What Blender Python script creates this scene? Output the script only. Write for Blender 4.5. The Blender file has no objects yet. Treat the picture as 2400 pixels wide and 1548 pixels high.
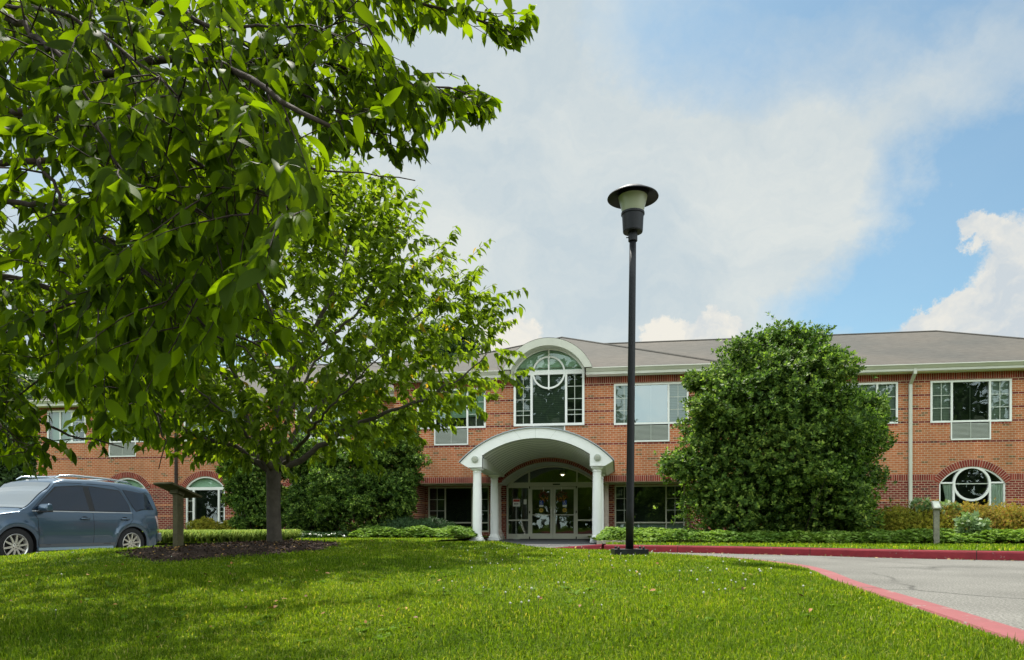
import bpy, math, random
import numpy as np
from mathutils import Vector, Matrix
random.seed(7)
RNG = np.random.default_rng(11)
R = math.radians
scene = bpy.context.scene
col = scene.collection
# ------------------------------------------------------------------ camera, sky, sun, exposure
F = 1650.0; YH = 1235.0; EYE = 0.52
TH = math.atan(0.15); CT = math.cos(TH); ST = math.sin(TH)
cam_d = bpy.data.cameras.new('camera'); cam = bpy.data.objects.new('camera', cam_d); col.objects.link(cam)
cam_d.sensor_width = 36; cam_d.lens = 36 * F / 2400; cam_d.shift_y = (YH - 774) / 2400
cam_d.clip_start = 0.05; cam_d.clip_end = 2000
cam.location = (0, 0, EYE); cam.rotation_euler = (R(90), 0, TH)
scene.camera = cam
scene.view_settings.view_transform = 'Standard'; scene.view_settings.look = 'None'
scene.view_settings.exposure = 0.85; scene.view_settings.gamma = 1.0

def CW(X, Y, z=0.0):
    """ground-plan position given as metres right of / in front of the viewer -> world (building-aligned) axes"""
    return Vector((X * CT - Y * ST, X * ST + Y * CT, z))
def PX(px, py, d):
    return CW((px - 1200) / F * d, d, EYE - (py - YH) / F * d)
def to_cam(P):
    P = np.asarray(P); return P[..., 0] * CT + P[..., 1] * ST, -P[..., 0] * ST + P[..., 1] * CT
def proj(P):
    X, Y = to_cam(P); Y = np.maximum(Y, 0.05)
    return 1200 + F * X / Y, YH - F * (np.asarray(P)[..., 2] - EYE) / Y

SUN_EL = 60.0
sun_from = CW(-0.30, 0.954)                        # ground direction the sun stands in
SUN_AZ = math.atan2(sun_from.x, sun_from.y)         # clockwise from +Y
sd = bpy.data.lights.new('sun', 'SUN'); so = bpy.data.objects.new('sun', sd); col.objects.link(so)
sd.energy = 4.9; sd.angle = R(0.9); sd.color = (1.0, 0.95, 0.86)
sv = Vector((sun_from.x * math.cos(R(SUN_EL)), sun_from.y * math.cos(R(SUN_EL)), math.sin(R(SUN_EL))))
so.rotation_euler = sv.to_track_quat('Z', 'Y').to_euler()
so.location = (0, 0, 30)

world = bpy.data.worlds.new('World'); scene.world = world; world.use_nodes = True
def build_world():
    nt = world.node_tree; n = nt.nodes; L = nt.links; n.clear()
    def N(t, **k):
        o = n.new(t)
        for a, b in k.items(): setattr(o, a, b)
        return o
    def math_(op, a, b=None, clamp=False):
        m = N('ShaderNodeMath', operation=op, use_clamp=clamp)
        for i, v in enumerate((a, b)):
            if v is None: continue
            if isinstance(v, (int, float)): m.inputs[i].default_value = v
            else: L.new(v, m.inputs[i])
        return m.outputs[0]
    out = N('ShaderNodeOutputWorld'); bg = N('ShaderNodeBackground'); L.new(bg.outputs[0], out.inputs[0])
    sky = N('ShaderNodeTexSky', sky_type='NISHITA', sun_disc=False)
    sky.sun_elevation = R(SUN_EL); sky.sun_rotation = SUN_AZ; sky.air_density = 1.0; sky.dust_density = 1.0; sky.ozone_density = 2.0
    tc = N('ShaderNodeTexCoord')
    dirv = tc.outputs['Generated']
    rot = N('ShaderNodeVectorRotate', rotation_type='Z_AXIS'); L.new(dirv, rot.inputs['Vector']); rot.inputs['Angle'].default_value = -TH
    D = rot.outputs[0]
    nz = N('ShaderNodeVectorMath', operation='NORMALIZE'); L.new(D, nz.inputs[0]); D = nz.outputs[0]
    def noise(scale, detail, rough, vec, stretch=(1, 1, 1), off=(0, 0, 0)):
        mp = N('ShaderNodeMapping'); mp.inputs['Scale'].default_value = stretch; mp.inputs['Location'].default_value = off
        L.new(vec, mp.inputs[0]); t = N('ShaderNodeTexNoise'); L.new(mp.outputs[0], t.inputs['Vector'])
        t.inputs['Scale'].default_value = scale; t.inputs['Detail'].default_value = detail; t.inputs['Roughness'].default_value = rough
        return t
    def warp(scale, amt, detail=6, rough=.6):
        t = noise(scale, detail, rough, D)
        s1 = N('ShaderNodeVectorMath', operation='SUBTRACT'); L.new(t.outputs['Color'], s1.inputs[0]); s1.inputs[1].default_value = (.5, .5, .5)
        s2 = N('ShaderNodeVectorMath', operation='SCALE'); L.new(s1.outputs[0], s2.inputs[0]); s2.inputs['Scale'].default_value = amt
        s3 = N('ShaderNodeVectorMath', operation='ADD'); L.new(D, s3.inputs[0]); L.new(s2.outputs[0], s3.inputs[1])
        return s3.outputs[0]
    def direction(px, py):
        return Vector(((px - 1200) / F, 1, (YH - py) / F)).normalized()
    def blob(vec, px, py, r0, r1, stretch=None):
        d0 = direction(px, py)
        sb = N('ShaderNodeVectorMath', operation='SUBTRACT'); L.new(vec, sb.inputs[0]); sb.inputs[1].default_value = d0
        v = sb.outputs[0]
        if stretch:
            ml = N('ShaderNodeVectorMath', operation='MULTIPLY'); L.new(v, ml.inputs[0]); ml.inputs[1].default_value = stretch; v = ml.outputs[0]
        ln = N('ShaderNodeVectorMath', operation='LENGTH'); L.new(v, ln.inputs[0])
        mr = N('ShaderNodeMapRange', interpolation_type='SMOOTHSTEP'); L.new(ln.outputs['Value'], mr.inputs[0])
        mr.inputs[1].default_value = r0; mr.inputs[2].default_value = r1; mr.inputs[3].default_value = 1; mr.inputs[4].default_value = 0
        return mr.outputs[0]
    w1 = warp(3.0, .35); w2 = warp(11.0, .12, 10, .70); w3 = warp(4.0, .22, 10, .66)
    # veil of thin high cloud, streaked
    veil = noise(1.6, 8, .55, w1, (1.0, 1.0, 2.6), (3.1, .4, 1.7))
    v = math_('SUBTRACT', veil.outputs['Fac'], .30); v = math_('MULTIPLY', v, 2.7)
    v = math_('ADD', v, .24)
    for px, py, r0, r1, a, st in ((1540, 100, .0, .25, -1.05, (1, 1, 1.3)), (1950, 20, .0, .26, -.55, (.6, 1, 2)), (2330, 120, .0, .25, -.30, (.8, 1, 2)), (2340, 450, .02, .22, -1.1, (.8, 1, 1.7)),
                               (2050, 700, .02, .21, -1.1, (1, 1, 1.8)), (1250, 760, .0, .20, -.35, (.5, 1, 3)), (1700, 400, .05, .40, .42, (1, 1, 1.3)),
                               (1150, 380, .1, .42, .9, (1, 1, 1)), (1500, 640, .0, .25, .3, (.8, 1, 1.4)), (2200, 300, .0, .2, .35, (.6, 1, 2))):
        b = blob(w3, px, py, r0, r1, st); v = math_('ADD', v, math_('MULTIPLY', b, a))
    v = math_('MAXIMUM', math_('MINIMUM', v, .92), 0.08)
    # heaped clouds near the roof line
    cum = None
    for px, py, r0, r1, st in ((2425, 650, .052, .070, (1, 1, 1)), (2360, 710, .040, .058, (1.0, 1, 1.1)), (2450, 590, .035, .05, (1, 1, 1)), (2275, 520, .014, .022, (1, 1, 1)),(2310, 560, .020, .03, (1, 1, 1)), (2260, 770, .045, .056, (.6, 1, 1.3)),
                               (1575, 800, .026, .034, (1, 1, 1)), (1670, 775, .030, .038, (1, 1, 1)), (1200, 815, .035, .045, (.9, 1, 1)), (1120, 830, .04, .05, (.8, 1, 1))):
        b = blob(w2, px, py, r0, r1, st); cum = b if cum is None else math_('MAXIMUM', cum, b)
    mixs = N('ShaderNodeMix', data_type='RGBA')
    skys = N('ShaderNodeVectorMath', operation='MULTIPLY'); L.new(sky.outputs[0], skys.inputs[0]); skys.inputs[1].default_value = (.066, .083, .077)
    shade = noise(3.2, 9, .62, w1, (1, 1, 2.5))
    cr = N('ShaderNodeValToRGB'); L.new(shade.outputs['Fac'], cr.inputs[0])
    cr.color_ramp.elements[0].position = .36; cr.color_ramp.elements[0].color = (.325, .368, .385, 1)
    cr.color_ramp.elements[1].position = .62; cr.color_ramp.elements[1].color = (.425, .440, .420, 1)
    L.new(v, mixs.inputs[0]); L.new(skys.outputs[0], mixs.inputs[6]); L.new(cr.outputs[0], mixs.inputs[7])
    mix2 = N('ShaderNodeMix', data_type='RGBA'); L.new(cum, mix2.inputs[0]); L.new(mixs.outputs[2], mix2.inputs[6])
    cs = noise(11.0, 6, .6, w1); cr2 = N('ShaderNodeValToRGB'); L.new(cs.outputs['Fac'], cr2.inputs[0])
    cr2.color_ramp.elements[0].position = .36; cr2.color_ramp.elements[0].color = (.34, .375, .40, 1)
    cr2.color_ramp.elements[1].position = .60; cr2.color_ramp.elements[1].color = (.49, .475, .43, 1)
    L.new(cr2.outputs[0], mix2.inputs[7])
    # unseen sky behind the viewer boosted, added as soft fill light for the facade
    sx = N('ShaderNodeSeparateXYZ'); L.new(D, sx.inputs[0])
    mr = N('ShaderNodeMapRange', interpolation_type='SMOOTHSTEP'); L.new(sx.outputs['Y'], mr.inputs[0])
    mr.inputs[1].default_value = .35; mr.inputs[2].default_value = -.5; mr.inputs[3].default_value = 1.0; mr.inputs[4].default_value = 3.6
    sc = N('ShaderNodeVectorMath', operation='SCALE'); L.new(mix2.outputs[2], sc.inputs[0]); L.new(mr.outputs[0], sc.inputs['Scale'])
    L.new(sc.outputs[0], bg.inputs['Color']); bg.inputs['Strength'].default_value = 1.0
build_world()

# ------------------------------------------------------------------ helpers
def tag(o, label=None, cat=None, group=None, kind=None):
    if label: o['label'] = label
    if cat: o['category'] = cat
    if group: o['group'] = group
    if kind: o['kind'] = kind
    return o
def empty(name, loc=(0, 0, 0), rz=0.0):
    o = bpy.data.objects.new(name, None); col.objects.link(o); o.location = loc; o.rotation_euler = (0, 0, rz)
    o.empty_display_size = .2
    return o
def link_mesh(name, me, mats, parent=None, smooth=False):
    if not isinstance(mats, (list, tuple)): mats = [mats]
    for m in mats: me.materials.append(m)
    if smooth: me.polygons.foreach_set('use_smooth', [True] * len(me.polygons))
    o = bpy.data.objects.new(name, me); col.objects.link(o)
    if parent is not None: o.parent = parent
    return o
def np_mesh(name, V, Fa, mats, parent=None, smooth=False):
    """V (n,3), Fa (m,k) uniform polygons"""
    V = np.asarray(V, dtype=np.float32); Fa = np.asarray(Fa, dtype=np.int32)
    me = bpy.data.meshes.new(name); k = Fa.shape[1]
    me.vertices.add(len(V)); me.vertices.foreach_set('co', V.ravel())
    me.loops.add(Fa.size); me.loops.foreach_set('vertex_index', Fa.ravel())
    me.polygons.add(len(Fa)); me.polygons.foreach_set('loop_start', np.arange(0, Fa.size, k, dtype=np.int32))
    me.polygons.foreach_set('loop_total', np.full(len(Fa), k, dtype=np.int32))
    me.update(calc_edges=True); me.validate()
    return link_mesh(name, me, mats, parent, smooth)
class MB:
    def __init__(s): s.v = []; s.f = []; s.m = []
    def face(s, pts, mi=0):
        b = len(s.v); s.v += [tuple(p) for p in pts]; s.f.append(tuple(range(b, b + len(pts)))); s.m.append(mi)
    def box(s, x0, x1, y0, y1, z0, z1, mi=0, M=None):
        P = [(x0, y0, z0), (x1, y0, z0), (x1, y1, z0), (x0, y1, z0), (x0, y0, z1), (x1, y0, z1), (x1, y1, z1), (x0, y1, z1)]
        if M is not None: P = [tuple(M @ Vector(p)) for p in P]
        b = len(s.v); s.v += P
        for q in ((0, 3, 2, 1), (4, 5, 6, 7), (0, 1, 5, 4), (1, 2, 6, 5), (2, 3, 7, 6), (3, 0, 4, 7)):
            s.f.append(tuple(b + i for i in q)); s.m.append(mi)
    def prism(s, poly, y0, y1, mi=0, axis='y', M=None):
        """poly of (a, z) extruded along y (axis 'y'), or of (x, y) extruded along z (axis 'z')"""
        def P(a, b2, c): 
            p = (a, c, b2) if axis == 'y' else (a, b2, c)
            return tuple(M @ Vector(p)) if M is not None else p
        n = len(poly); b = len(s.v)
        s.v += [P(a, z, y0) for a, z in poly] + [P(a, z, y1) for a, z in poly]
        s.f.append(tuple(range(b, b + n))); s.m.append(mi)
        s.f.append(tuple(reversed(range(b + n, b + 2 * n)))); s.m.append(mi)
        for i in range(n):
            j = (i + 1) % n; s.f.append((b + j, b + i, b + n + i, b + n + j)); s.m.append(mi)
    def strip(s, A, B, mi=0, closed=False):
        n = len(A); b = len(s.v); s.v += [tuple(p) for p in A] + [tuple(p) for p in B]
        for i in range(n if closed else n - 1):
            j = (i + 1) % n; s.f.append((b + i, b + j, b + n + j, b + n + i)); s.m.append(mi)
    def lathe(s, prof, c=(0, 0), n=24, mi=0, M=None, cap=True):
        b = len(s.v)
        for r, z in prof:
            for k in range(n):
                a = 2 * math.pi * k / n; p = (c[0] + r * math.cos(a), c[1] + r * math.sin(a), z)
                s.v.append(tuple(M @ Vector(p)) if M is not None else p)
        for i in range(len(prof) - 1):
            for k in range(n):
                k2 = (k + 1) % n; s.f.append((b + i * n + k, b + i * n + k2, b + (i + 1) * n + k2, b + (i + 1) * n + k)); s.m.append(mi)
        if cap:
            s.f.append(tuple(b + k for k in reversed(range(n)))); s.m.append(mi)
            s.f.append(tuple(b + (len(prof) - 1) * n + k for k in range(n))); s.m.append(mi)
    def tube(s, pts, rad, n=8, mi=0):
        pts = [Vector(p) for p in pts]; m = len(pts)
        if not isinstance(rad, (list, tuple)): rad = [rad] * m
        b = len(s.v); up = Vector((0, 0, 1)); prev = None
        for i, p in enumerate(pts):
            t = (pts[min(i + 1, m - 1)] - pts[max(i - 1, 0)])
            if t.length < 1e-9: t = Vector((0, 0, 1))
            t.normalize()
            if prev is None: a = t.cross(up if abs(t.z) < .9 else Vector((1, 0, 0)))
            else: a = prev - t * prev.dot(t)
            if a.length < 1e-6: a = t.orthogonal()
            a.normalize(); prev = a; c = t.cross(a)
            for k in range(n):
                q = 2 * math.pi * k / n; s.v.append(tuple(p + a * (rad[i] * math.cos(q)) + c * (rad[i] * math.sin(q))))
        for i in range(m - 1):
            for k in range(n):
                k2 = (k + 1) % n; s.f.append((b + i * n + k, b + i * n + k2, b + (i + 1) * n + k2, b + (i + 1) * n + k)); s.m.append(mi)
        s.f.append(tuple(b + k for k in reversed(range(n)))); s.m.append(mi)
        s.f.append(tuple(b + (m - 1) * n + k for k in range(n))); s.m.append(mi)
    def build(s, name, mats, parent=None, smooth=False):
        me = bpy.data.meshes.new(name); me.from_pydata(s.v, [], s.f); me.update()
        me.polygons.foreach_set('material_index', s.m)
        return link_mesh(name, me, mats, parent, smooth)

# ------------------------------------------------------------------ materials
def newmat(name):
    m = bpy.data.materials.new(name); m.use_nodes = True; nt = m.node_tree
    b = nt.nodes['Principled BSDF']; return m, nt, b
def pmat(name, c, rough=.6, spec=.5, metal=0.0, var=0.0, vs=8.0, bump=0.0, bs=60.0, coat=0.0):
    m, nt, b = newmat(name)
    b.inputs['Base Color'].default_value = (*c, 1); b.inputs['Roughness'].default_value = rough
    b.inputs['Specular IOR Level'].default_value = spec; b.inputs['Metallic'].default_value = metal
    b.inputs['Coat Weight'].default_value = coat; b.inputs['Coat Roughness'].default_value = .03
    tc = nt.nodes.new('ShaderNodeTexCoord')
    if var > 0:
        t = nt.nodes.new('ShaderNodeTexNoise'); t.inputs['Scale'].default_value = vs; t.inputs['Detail'].default_value = 8; t.inputs['Roughness'].default_value = .65
        nt.links.new(tc.outputs['Object'], t.inputs['Vector'])
        r = nt.nodes.new('ShaderNodeValToRGB'); r.color_ramp.elements[0].position = .3; r.color_ramp.elements[1].position = .7
        r.color_ramp.elements[0].color = (*[x * (1 - var) for x in c], 1); r.color_ramp.elements[1].color = (*[min(1, x * (1 + var)) for x in c], 1)
        nt.links.new(t.outputs['Fac'], r.inputs[0]); nt.links.new(r.outputs[0], b.inputs['Base Color'])
    if bump > 0:
        t2 = nt.nodes.new('ShaderNodeTexNoise'); t2.inputs['Scale'].default_value = bs; t2.inputs['Detail'].default_value = 5
        nt.links.new(tc.outputs['Object'], t2.inputs['Vector'])
        bp = nt.nodes.new('ShaderNodeBump'); bp.inputs['Strength'].default_value = bump; bp.inputs['Distance'].default_value = .01
        nt.links.new(t2.outputs['Fac'], bp.inputs['Height']); nt.links.new(bp.outputs[0], b.inputs['Normal'])
    return m
def brick_mat(name, c1, c2, mortar, dirt=.25):
    m, nt, b = newmat(name); n = nt.nodes; L = nt.links
    tc = n.new('ShaderNodeTexCoord'); sx = n.new('ShaderNodeSeparateXYZ'); L.new(tc.outputs['Object'], sx.inputs[0])
    ad = n.new('ShaderNodeMath'); L.new(sx.outputs[0], ad.inputs[0]); L.new(sx.outputs[1], ad.inputs[1])
    az = n.new('ShaderNodeMath'); L.new(sx.outputs[2], az.inputs[0]); az.inputs[1].default_value = .0421 + 8.42
    cb = n.new('ShaderNodeCombineXYZ'); L.new(ad.outputs[0], cb.inputs[0]); L.new(az.outputs[0], cb.inputs[1])
    br = n.new('ShaderNodeTexBrick'); L.new(cb.outputs[0], br.inputs['Vector'])
    br.inputs['Scale'].default_value = 1; br.inputs['Brick Width'].default_value = .215; br.inputs['Row Height'].default_value = .0842
    br.inputs['Mortar Size'].default_value = .0085; br.inputs['Mortar Smooth'].default_value = .15; br.inputs['Bias'].default_value = -.25
    br.inputs['Color1'].default_value = (*c1, 1); br.inputs['Color2'].default_value = (*c2, 1); br.inputs['Mortar'].default_value = (*mortar, 1)
    t = n.new('ShaderNodeTexNoise'); t.inputs['Scale'].default_value = .9; t.inputs['Detail'].default_value = 10; t.inputs['Roughness'].default_value = .7; mp_ = n.new('ShaderNodeMapping'); mp_.inputs['Scale'].default_value = (1.6, 1.6, .35); L.new(tc.outputs['Object'], mp_.inputs[0]); L.new(mp_.outputs[0], t.inputs['Vector'])
    r = n.new('ShaderNodeValToRGB'); r.color_ramp.elements[0].position = .34; r.color_ramp.elements[1].position = .62
    r.color_ramp.elements[0].color = (1 - dirt * 1.35, 1 - dirt, 1 - dirt, 1); r.color_ramp.elements[1].color = (1, 1, 1, 1); L.new(t.outputs['Fac'], r.inputs[0])
    # a few bricks burnt grey
    w = n.new('ShaderNodeTexWhiteNoise'); w.noise_dimensions = '2D'
    dv = n.new('ShaderNodeVectorMath'); dv.operation = 'DIVIDE'; dv.inputs[1].default_value = (.215, .0842, 1); L.new(cb.outputs[0], dv.inputs[0])
    fl = n.new('ShaderNodeVectorMath'); fl.operation = 'FLOOR'; L.new(dv.outputs[0], fl.inputs[0])
    sx2 = n.new('ShaderNodeSeparateXYZ'); L.new(dv.outputs[0], sx2.inputs[0]); sx3 = n.new('ShaderNodeSeparateXYZ'); L.new(fl.outputs[0], sx3.inputs[0])
    md = n.new('ShaderNodeMath'); md.operation = 'MODULO'; L.new(sx3.outputs[1], md.inputs[0]); md.inputs[1].default_value = 2
    hf = n.new('ShaderNodeMath'); hf.operation = 'MULTIPLY'; hf.inputs[1].default_value = .5; L.new(md.outputs[0], hf.inputs[0])
    a2 = n.new('ShaderNodeMath'); L.new(sx2.outputs[0], a2.inputs[0]); L.new(hf.outputs[0], a2.inputs[1])
    f2 = n.new('ShaderNodeMath'); f2.operation = 'FLOOR'; L.new(a2.outputs[0], f2.inputs[0])
    c3 = n.new('ShaderNodeCombineXYZ'); L.new(f2.outputs[0], c3.inputs[0]); L.new(sx3.outputs[1], c3.inputs[1]); L.new(c3.outputs[0], w.inputs['Vector'])
    gt = n.new('ShaderNodeMath'); gt.operation = 'GREATER_THAN'; gt.inputs[1].default_value = .94; L.new(w.outputs['Value'], gt.inputs[0])
    inv = n.new('ShaderNodeMath'); inv.operation = 'SUBTRACT'; inv.inputs[0].default_value = 1; L.new(br.outputs['Fac'], inv.inputs[1])
    g3 = n.new('ShaderNodeMath'); g3.operation = 'MULTIPLY'; L.new(gt.outputs[0], g3.inputs[0]); L.new(inv.outputs[0], g3.inputs[1])
    mg = n.new('ShaderNodeMix'); mg.data_type = 'RGBA'; L.new(g3.outputs[0], mg.inputs[0]); L.new(br.outputs['Color'], mg.inputs[6]); mg.inputs[7].default_value = (c1[0] * .45, c1[1] * .8, c1[2] * .9, 1)
    mx = n.new('ShaderNodeMix'); mx.data_type = 'RGBA'; mx.blend_type = 'MULTIPLY'; mx.inputs[0].default_value = 1; L.new(mg.outputs[2], mx.inputs[6]); L.new(r.outputs[0], mx.inputs[7])
    L.new(mx.outputs[2], b.inputs['Base Color']); b.inputs['Roughness'].default_value = .85; b.inputs['Specular IOR Level'].default_value = .2
    bp = n.new('ShaderNodeBump'); bp.invert = True; bp.inputs['Strength'].default_value = .5; bp.inputs['Distance'].default_value = .006
    L.new(br.outputs['Fac'], bp.inputs['Height']); L.new(bp.outputs[0], b.inputs['Normal'])
    return m
def island_mat(name, cols, rough=.6, spec=.3, trans=0.0, tcol=None, gloss=.0, noisevar=0.0):
    """colour varies from piece to piece (leaf, blade, brick)"""
    m, nt, b = newmat(name); n = nt.nodes; L = nt.links
    g = n.new('ShaderNodeNewGeometry'); r = n.new('ShaderNodeValToRGB'); L.new(g.outputs['Random Per Island'], r.inputs[0])
    cr = r.color_ramp
    while len(cr.elements) < len(cols): cr.elements.new(.5)
    for i, c in enumerate(cols):
        cr.elements[i].position = c[0]; cr.elements[i].color = (*c[1], 1)
    colout = r.outputs[0]
    if noisevar > 0:
        tc = n.new('ShaderNodeTexCoord'); t = n.new('ShaderNodeTexNoise'); t.inputs['Scale'].default_value = .8; t.inputs['Detail'].default_value = 5
        L.new(tc.outputs['Object'], t.inputs['Vector'])
        r2 = n.new('ShaderNodeValToRGB'); r2.color_ramp.elements[0].position = .35; r2.color_ramp.elements[1].position = .65
        r2.color_ramp.elements[0].color = (1 - noisevar, 1 - noisevar * .8, 1 - noisevar, 1); r2.color_ramp.elements[1].color = (1 + noisevar * .8, 1 + noisevar * .4, 1, 1)
        L.new(t.outputs['Fac'], r2.inputs[0])
        mx = n.new('ShaderNodeMix'); mx.data_type = 'RGBA'; mx.blend_type = 'MULTIPLY'; mx.inputs[0].default_value = 1
        L.new(colout, mx.inputs[6]); L.new(r2.outputs[0], mx.inputs[7]); colout = mx.outputs[2]
    L.new(colout, b.inputs['Base Color']); b.inputs['Roughness'].default_value = rough; b.inputs['Specular IOR Level'].default_value = spec
    if trans > 0:
        tr = n.new('ShaderNodeBsdfTranslucent')
        ml = n.new('ShaderNodeMix'); ml.data_type = 'RGBA'; ml.blend_type = 'MULTIPLY'; ml.inputs[0].default_value = 1
        L.new(colout, ml.inputs[6]); ml.inputs[7].default_value = (*tcol, 1); L.new(ml.outputs[2], tr.inputs[0])
        ms = n.new('ShaderNodeMixShader'); ms.inputs[0].default_value = trans
        L.new(b.outputs[0], ms.inputs[1]); L.new(tr.outputs[0], ms.inputs[2]); L.new(ms.outputs[0], n['Material Output'].inputs[0])
    return m
def glass_mat(name, tint, base=.10, rough=.01):
    m, nt, b = newmat(name); n = nt.nodes; L = nt.links; n.remove(b)
    tr = n.new('ShaderNodeBsdfTransparent'); tr.inputs[0].default_value = (*tint, 1)
    gl = n.new('ShaderNodeBsdfGlossy'); gl.inputs['Roughness'].default_value = rough; gl.inputs[0].default_value = (.8, .9, .88, 1)
    fr = n.new('ShaderNodeFresnel'); fr.inputs[0].default_value = 1.5
    ad = n.new('ShaderNodeMath'); ad.use_clamp = True; L.new(fr.outputs[0], ad.inputs[0]); ad.inputs[1].default_value = base
    tc = n.new('ShaderNodeTexCoord'); t = n.new('ShaderNodeTexNoise'); t.inputs['Scale'].default_value = .8; L.new(tc.outputs['Object'], t.inputs['Vector'])
    bp = n.new('ShaderNodeBump'); bp.inputs['Strength'].default_value = .25; bp.inputs['Distance'].default_value = .02; L.new(t.outputs['Fac'], bp.inputs['Height']); L.new(bp.outputs[0], gl.inputs['Normal'])
    ms = n.new('ShaderNodeMixShader'); L.new(ad.outputs[0], ms.inputs[0]); L.new(tr.outputs[0], ms.inputs[1]); L.new(gl.outputs[0], ms.inputs[2])
    L.new(ms.outputs[0], n['Material Output'].inputs[0])
    return m
def stripe_mat(name, c, c2, axis, period, duty=.5, rough=.6):
    m, nt, b = newmat(name); n = nt.nodes; L = nt.links
    tc = n.new('ShaderNodeTexCoord'); sx = n.new('ShaderNodeSeparateXYZ'); L.new(tc.outputs['Object'], sx.inputs[0])
    d = n.new('ShaderNodeMath'); d.operation = 'DIVIDE'; L.new(sx.outputs[axis], d.inputs[0]); d.inputs[1].default_value = period
    fr = n.new('ShaderNodeMath'); fr.operation = 'FRACT'; L.new(d.outputs[0], fr.inputs[0])
    g = n.new('ShaderNodeMath'); g.operation = 'GREATER_THAN'; L.new(fr.outputs[0], g.inputs[0]); g.inputs[1].default_value = duty
    mx = n.new('ShaderNodeMix'); mx.data_type = 'RGBA'; L.new(g.outputs[0], mx.inputs[0]); mx.inputs[6].default_value = (*c, 1); mx.inputs[7].default_value = (*c2, 1)
    L.new(mx.outputs[2], b.inputs['Base Color']); b.inputs['Roughness'].default_value = rough; return m

M = {}
MORT = (.52, .38, .25)
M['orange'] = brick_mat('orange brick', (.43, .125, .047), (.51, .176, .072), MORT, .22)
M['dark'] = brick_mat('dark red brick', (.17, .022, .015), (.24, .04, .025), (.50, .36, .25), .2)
M['soldier'] = island_mat('upright red bricks', [(0, (.14, .02, .014)), (.5, (.20, .03, .02)), (1, (.27, .05, .03))], .85, .2)
M['mortar'] = pmat('mortar', (.50, .38, .27), .9, .1, var=.15)
M['white'] = pmat('white painted trim', (.70, .69, .63), .5, .4, var=.05, vs=2)
M['cream'] = pmat('cream aluminium trim', (.50, .48, .37), .45, .5, var=.05, vs=2)
M['gutter'] = pmat('pale gutter metal', (.49, .48, .39), .4, .5, var=.08, vs=1.5)
M['column'] = pmat('white column paint', (.78, .77, .72), .45, .3, var=.03, vs=3)
M['soffit'] = stripe_mat('beaded soffit boards', (.84, .83, .77), (.22, .22, .20), 1, .36, .84)
M['stone'] = pmat('pinkish cast stone', (.42, .34, .28), .8, .2, var=.15, vs=6, bump=.2)
M['concrete'] = pmat('rough concrete', (.30, .27, .21), .9, .2, var=.3, vs=14, bump=.6, bs=90)
M['glass'] = glass_mat('window glass', (.72, .80, .73), .05)
M['glass_sky'] = glass_mat('window glass facing clear sky', (.35, .45, .45), .20)
M['painted_dark'] = pmat('dark fill for unlit rooms and joints', (.022, .026, .022), .9, .1, var=.5, vs=2)  # near-black colour stands in for unlit rooms and grille depth; also dark joints
M['blind'] = pmat('pale green roller blind', (.46, .60, .47), .8, .2, var=.05)
M['blind_grey'] = stripe_mat('grey horizontal blind', (.34, .37, .33), (.22, .24, .21), 2, .06, .7)
M['blind_dark'] = stripe_mat('dark horizontal blind', (.06, .09, .055), (.03, .045, .03), 2, .07, .6)
M['screen'] = pmat('insect screen grey', (.14, .145, .12), .9, .1)
M['curtain'] = stripe_mat('white curtain with painted fold shade', (.92, .93, .88), (.72, .74, .69), 0, .085, .55)  # darker stripes put the shade of the folds into the colour
M['muntin'] = pmat('thin pale muntin', (.48, .50, .42), .5, .3)
M['louver'] = pmat('grey green louver slats', (.40, .42, .35), .5, .4)
M['black'] = pmat('black metal', (.007, .007, .008), .45, .3, bump=.15, bs=40)
M['rubber'] = pmat('tyre rubber', (.016, .016, .017), .8, .3)
M['asphalt'] = None
M['copper'] = pmat('yellow signs', (.55, .36, .03), .6)
M['emit'] = pmat('lit lamp', (1, .9, .7)); M['emit'].node_tree.nodes['Principled BSDF'].inputs['Emission Color'].default_value = (1, .85, .6, 1); M['emit'].node_tree.nodes['Principled BSDF'].inputs['Emission Strength'].default_value = 3
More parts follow.
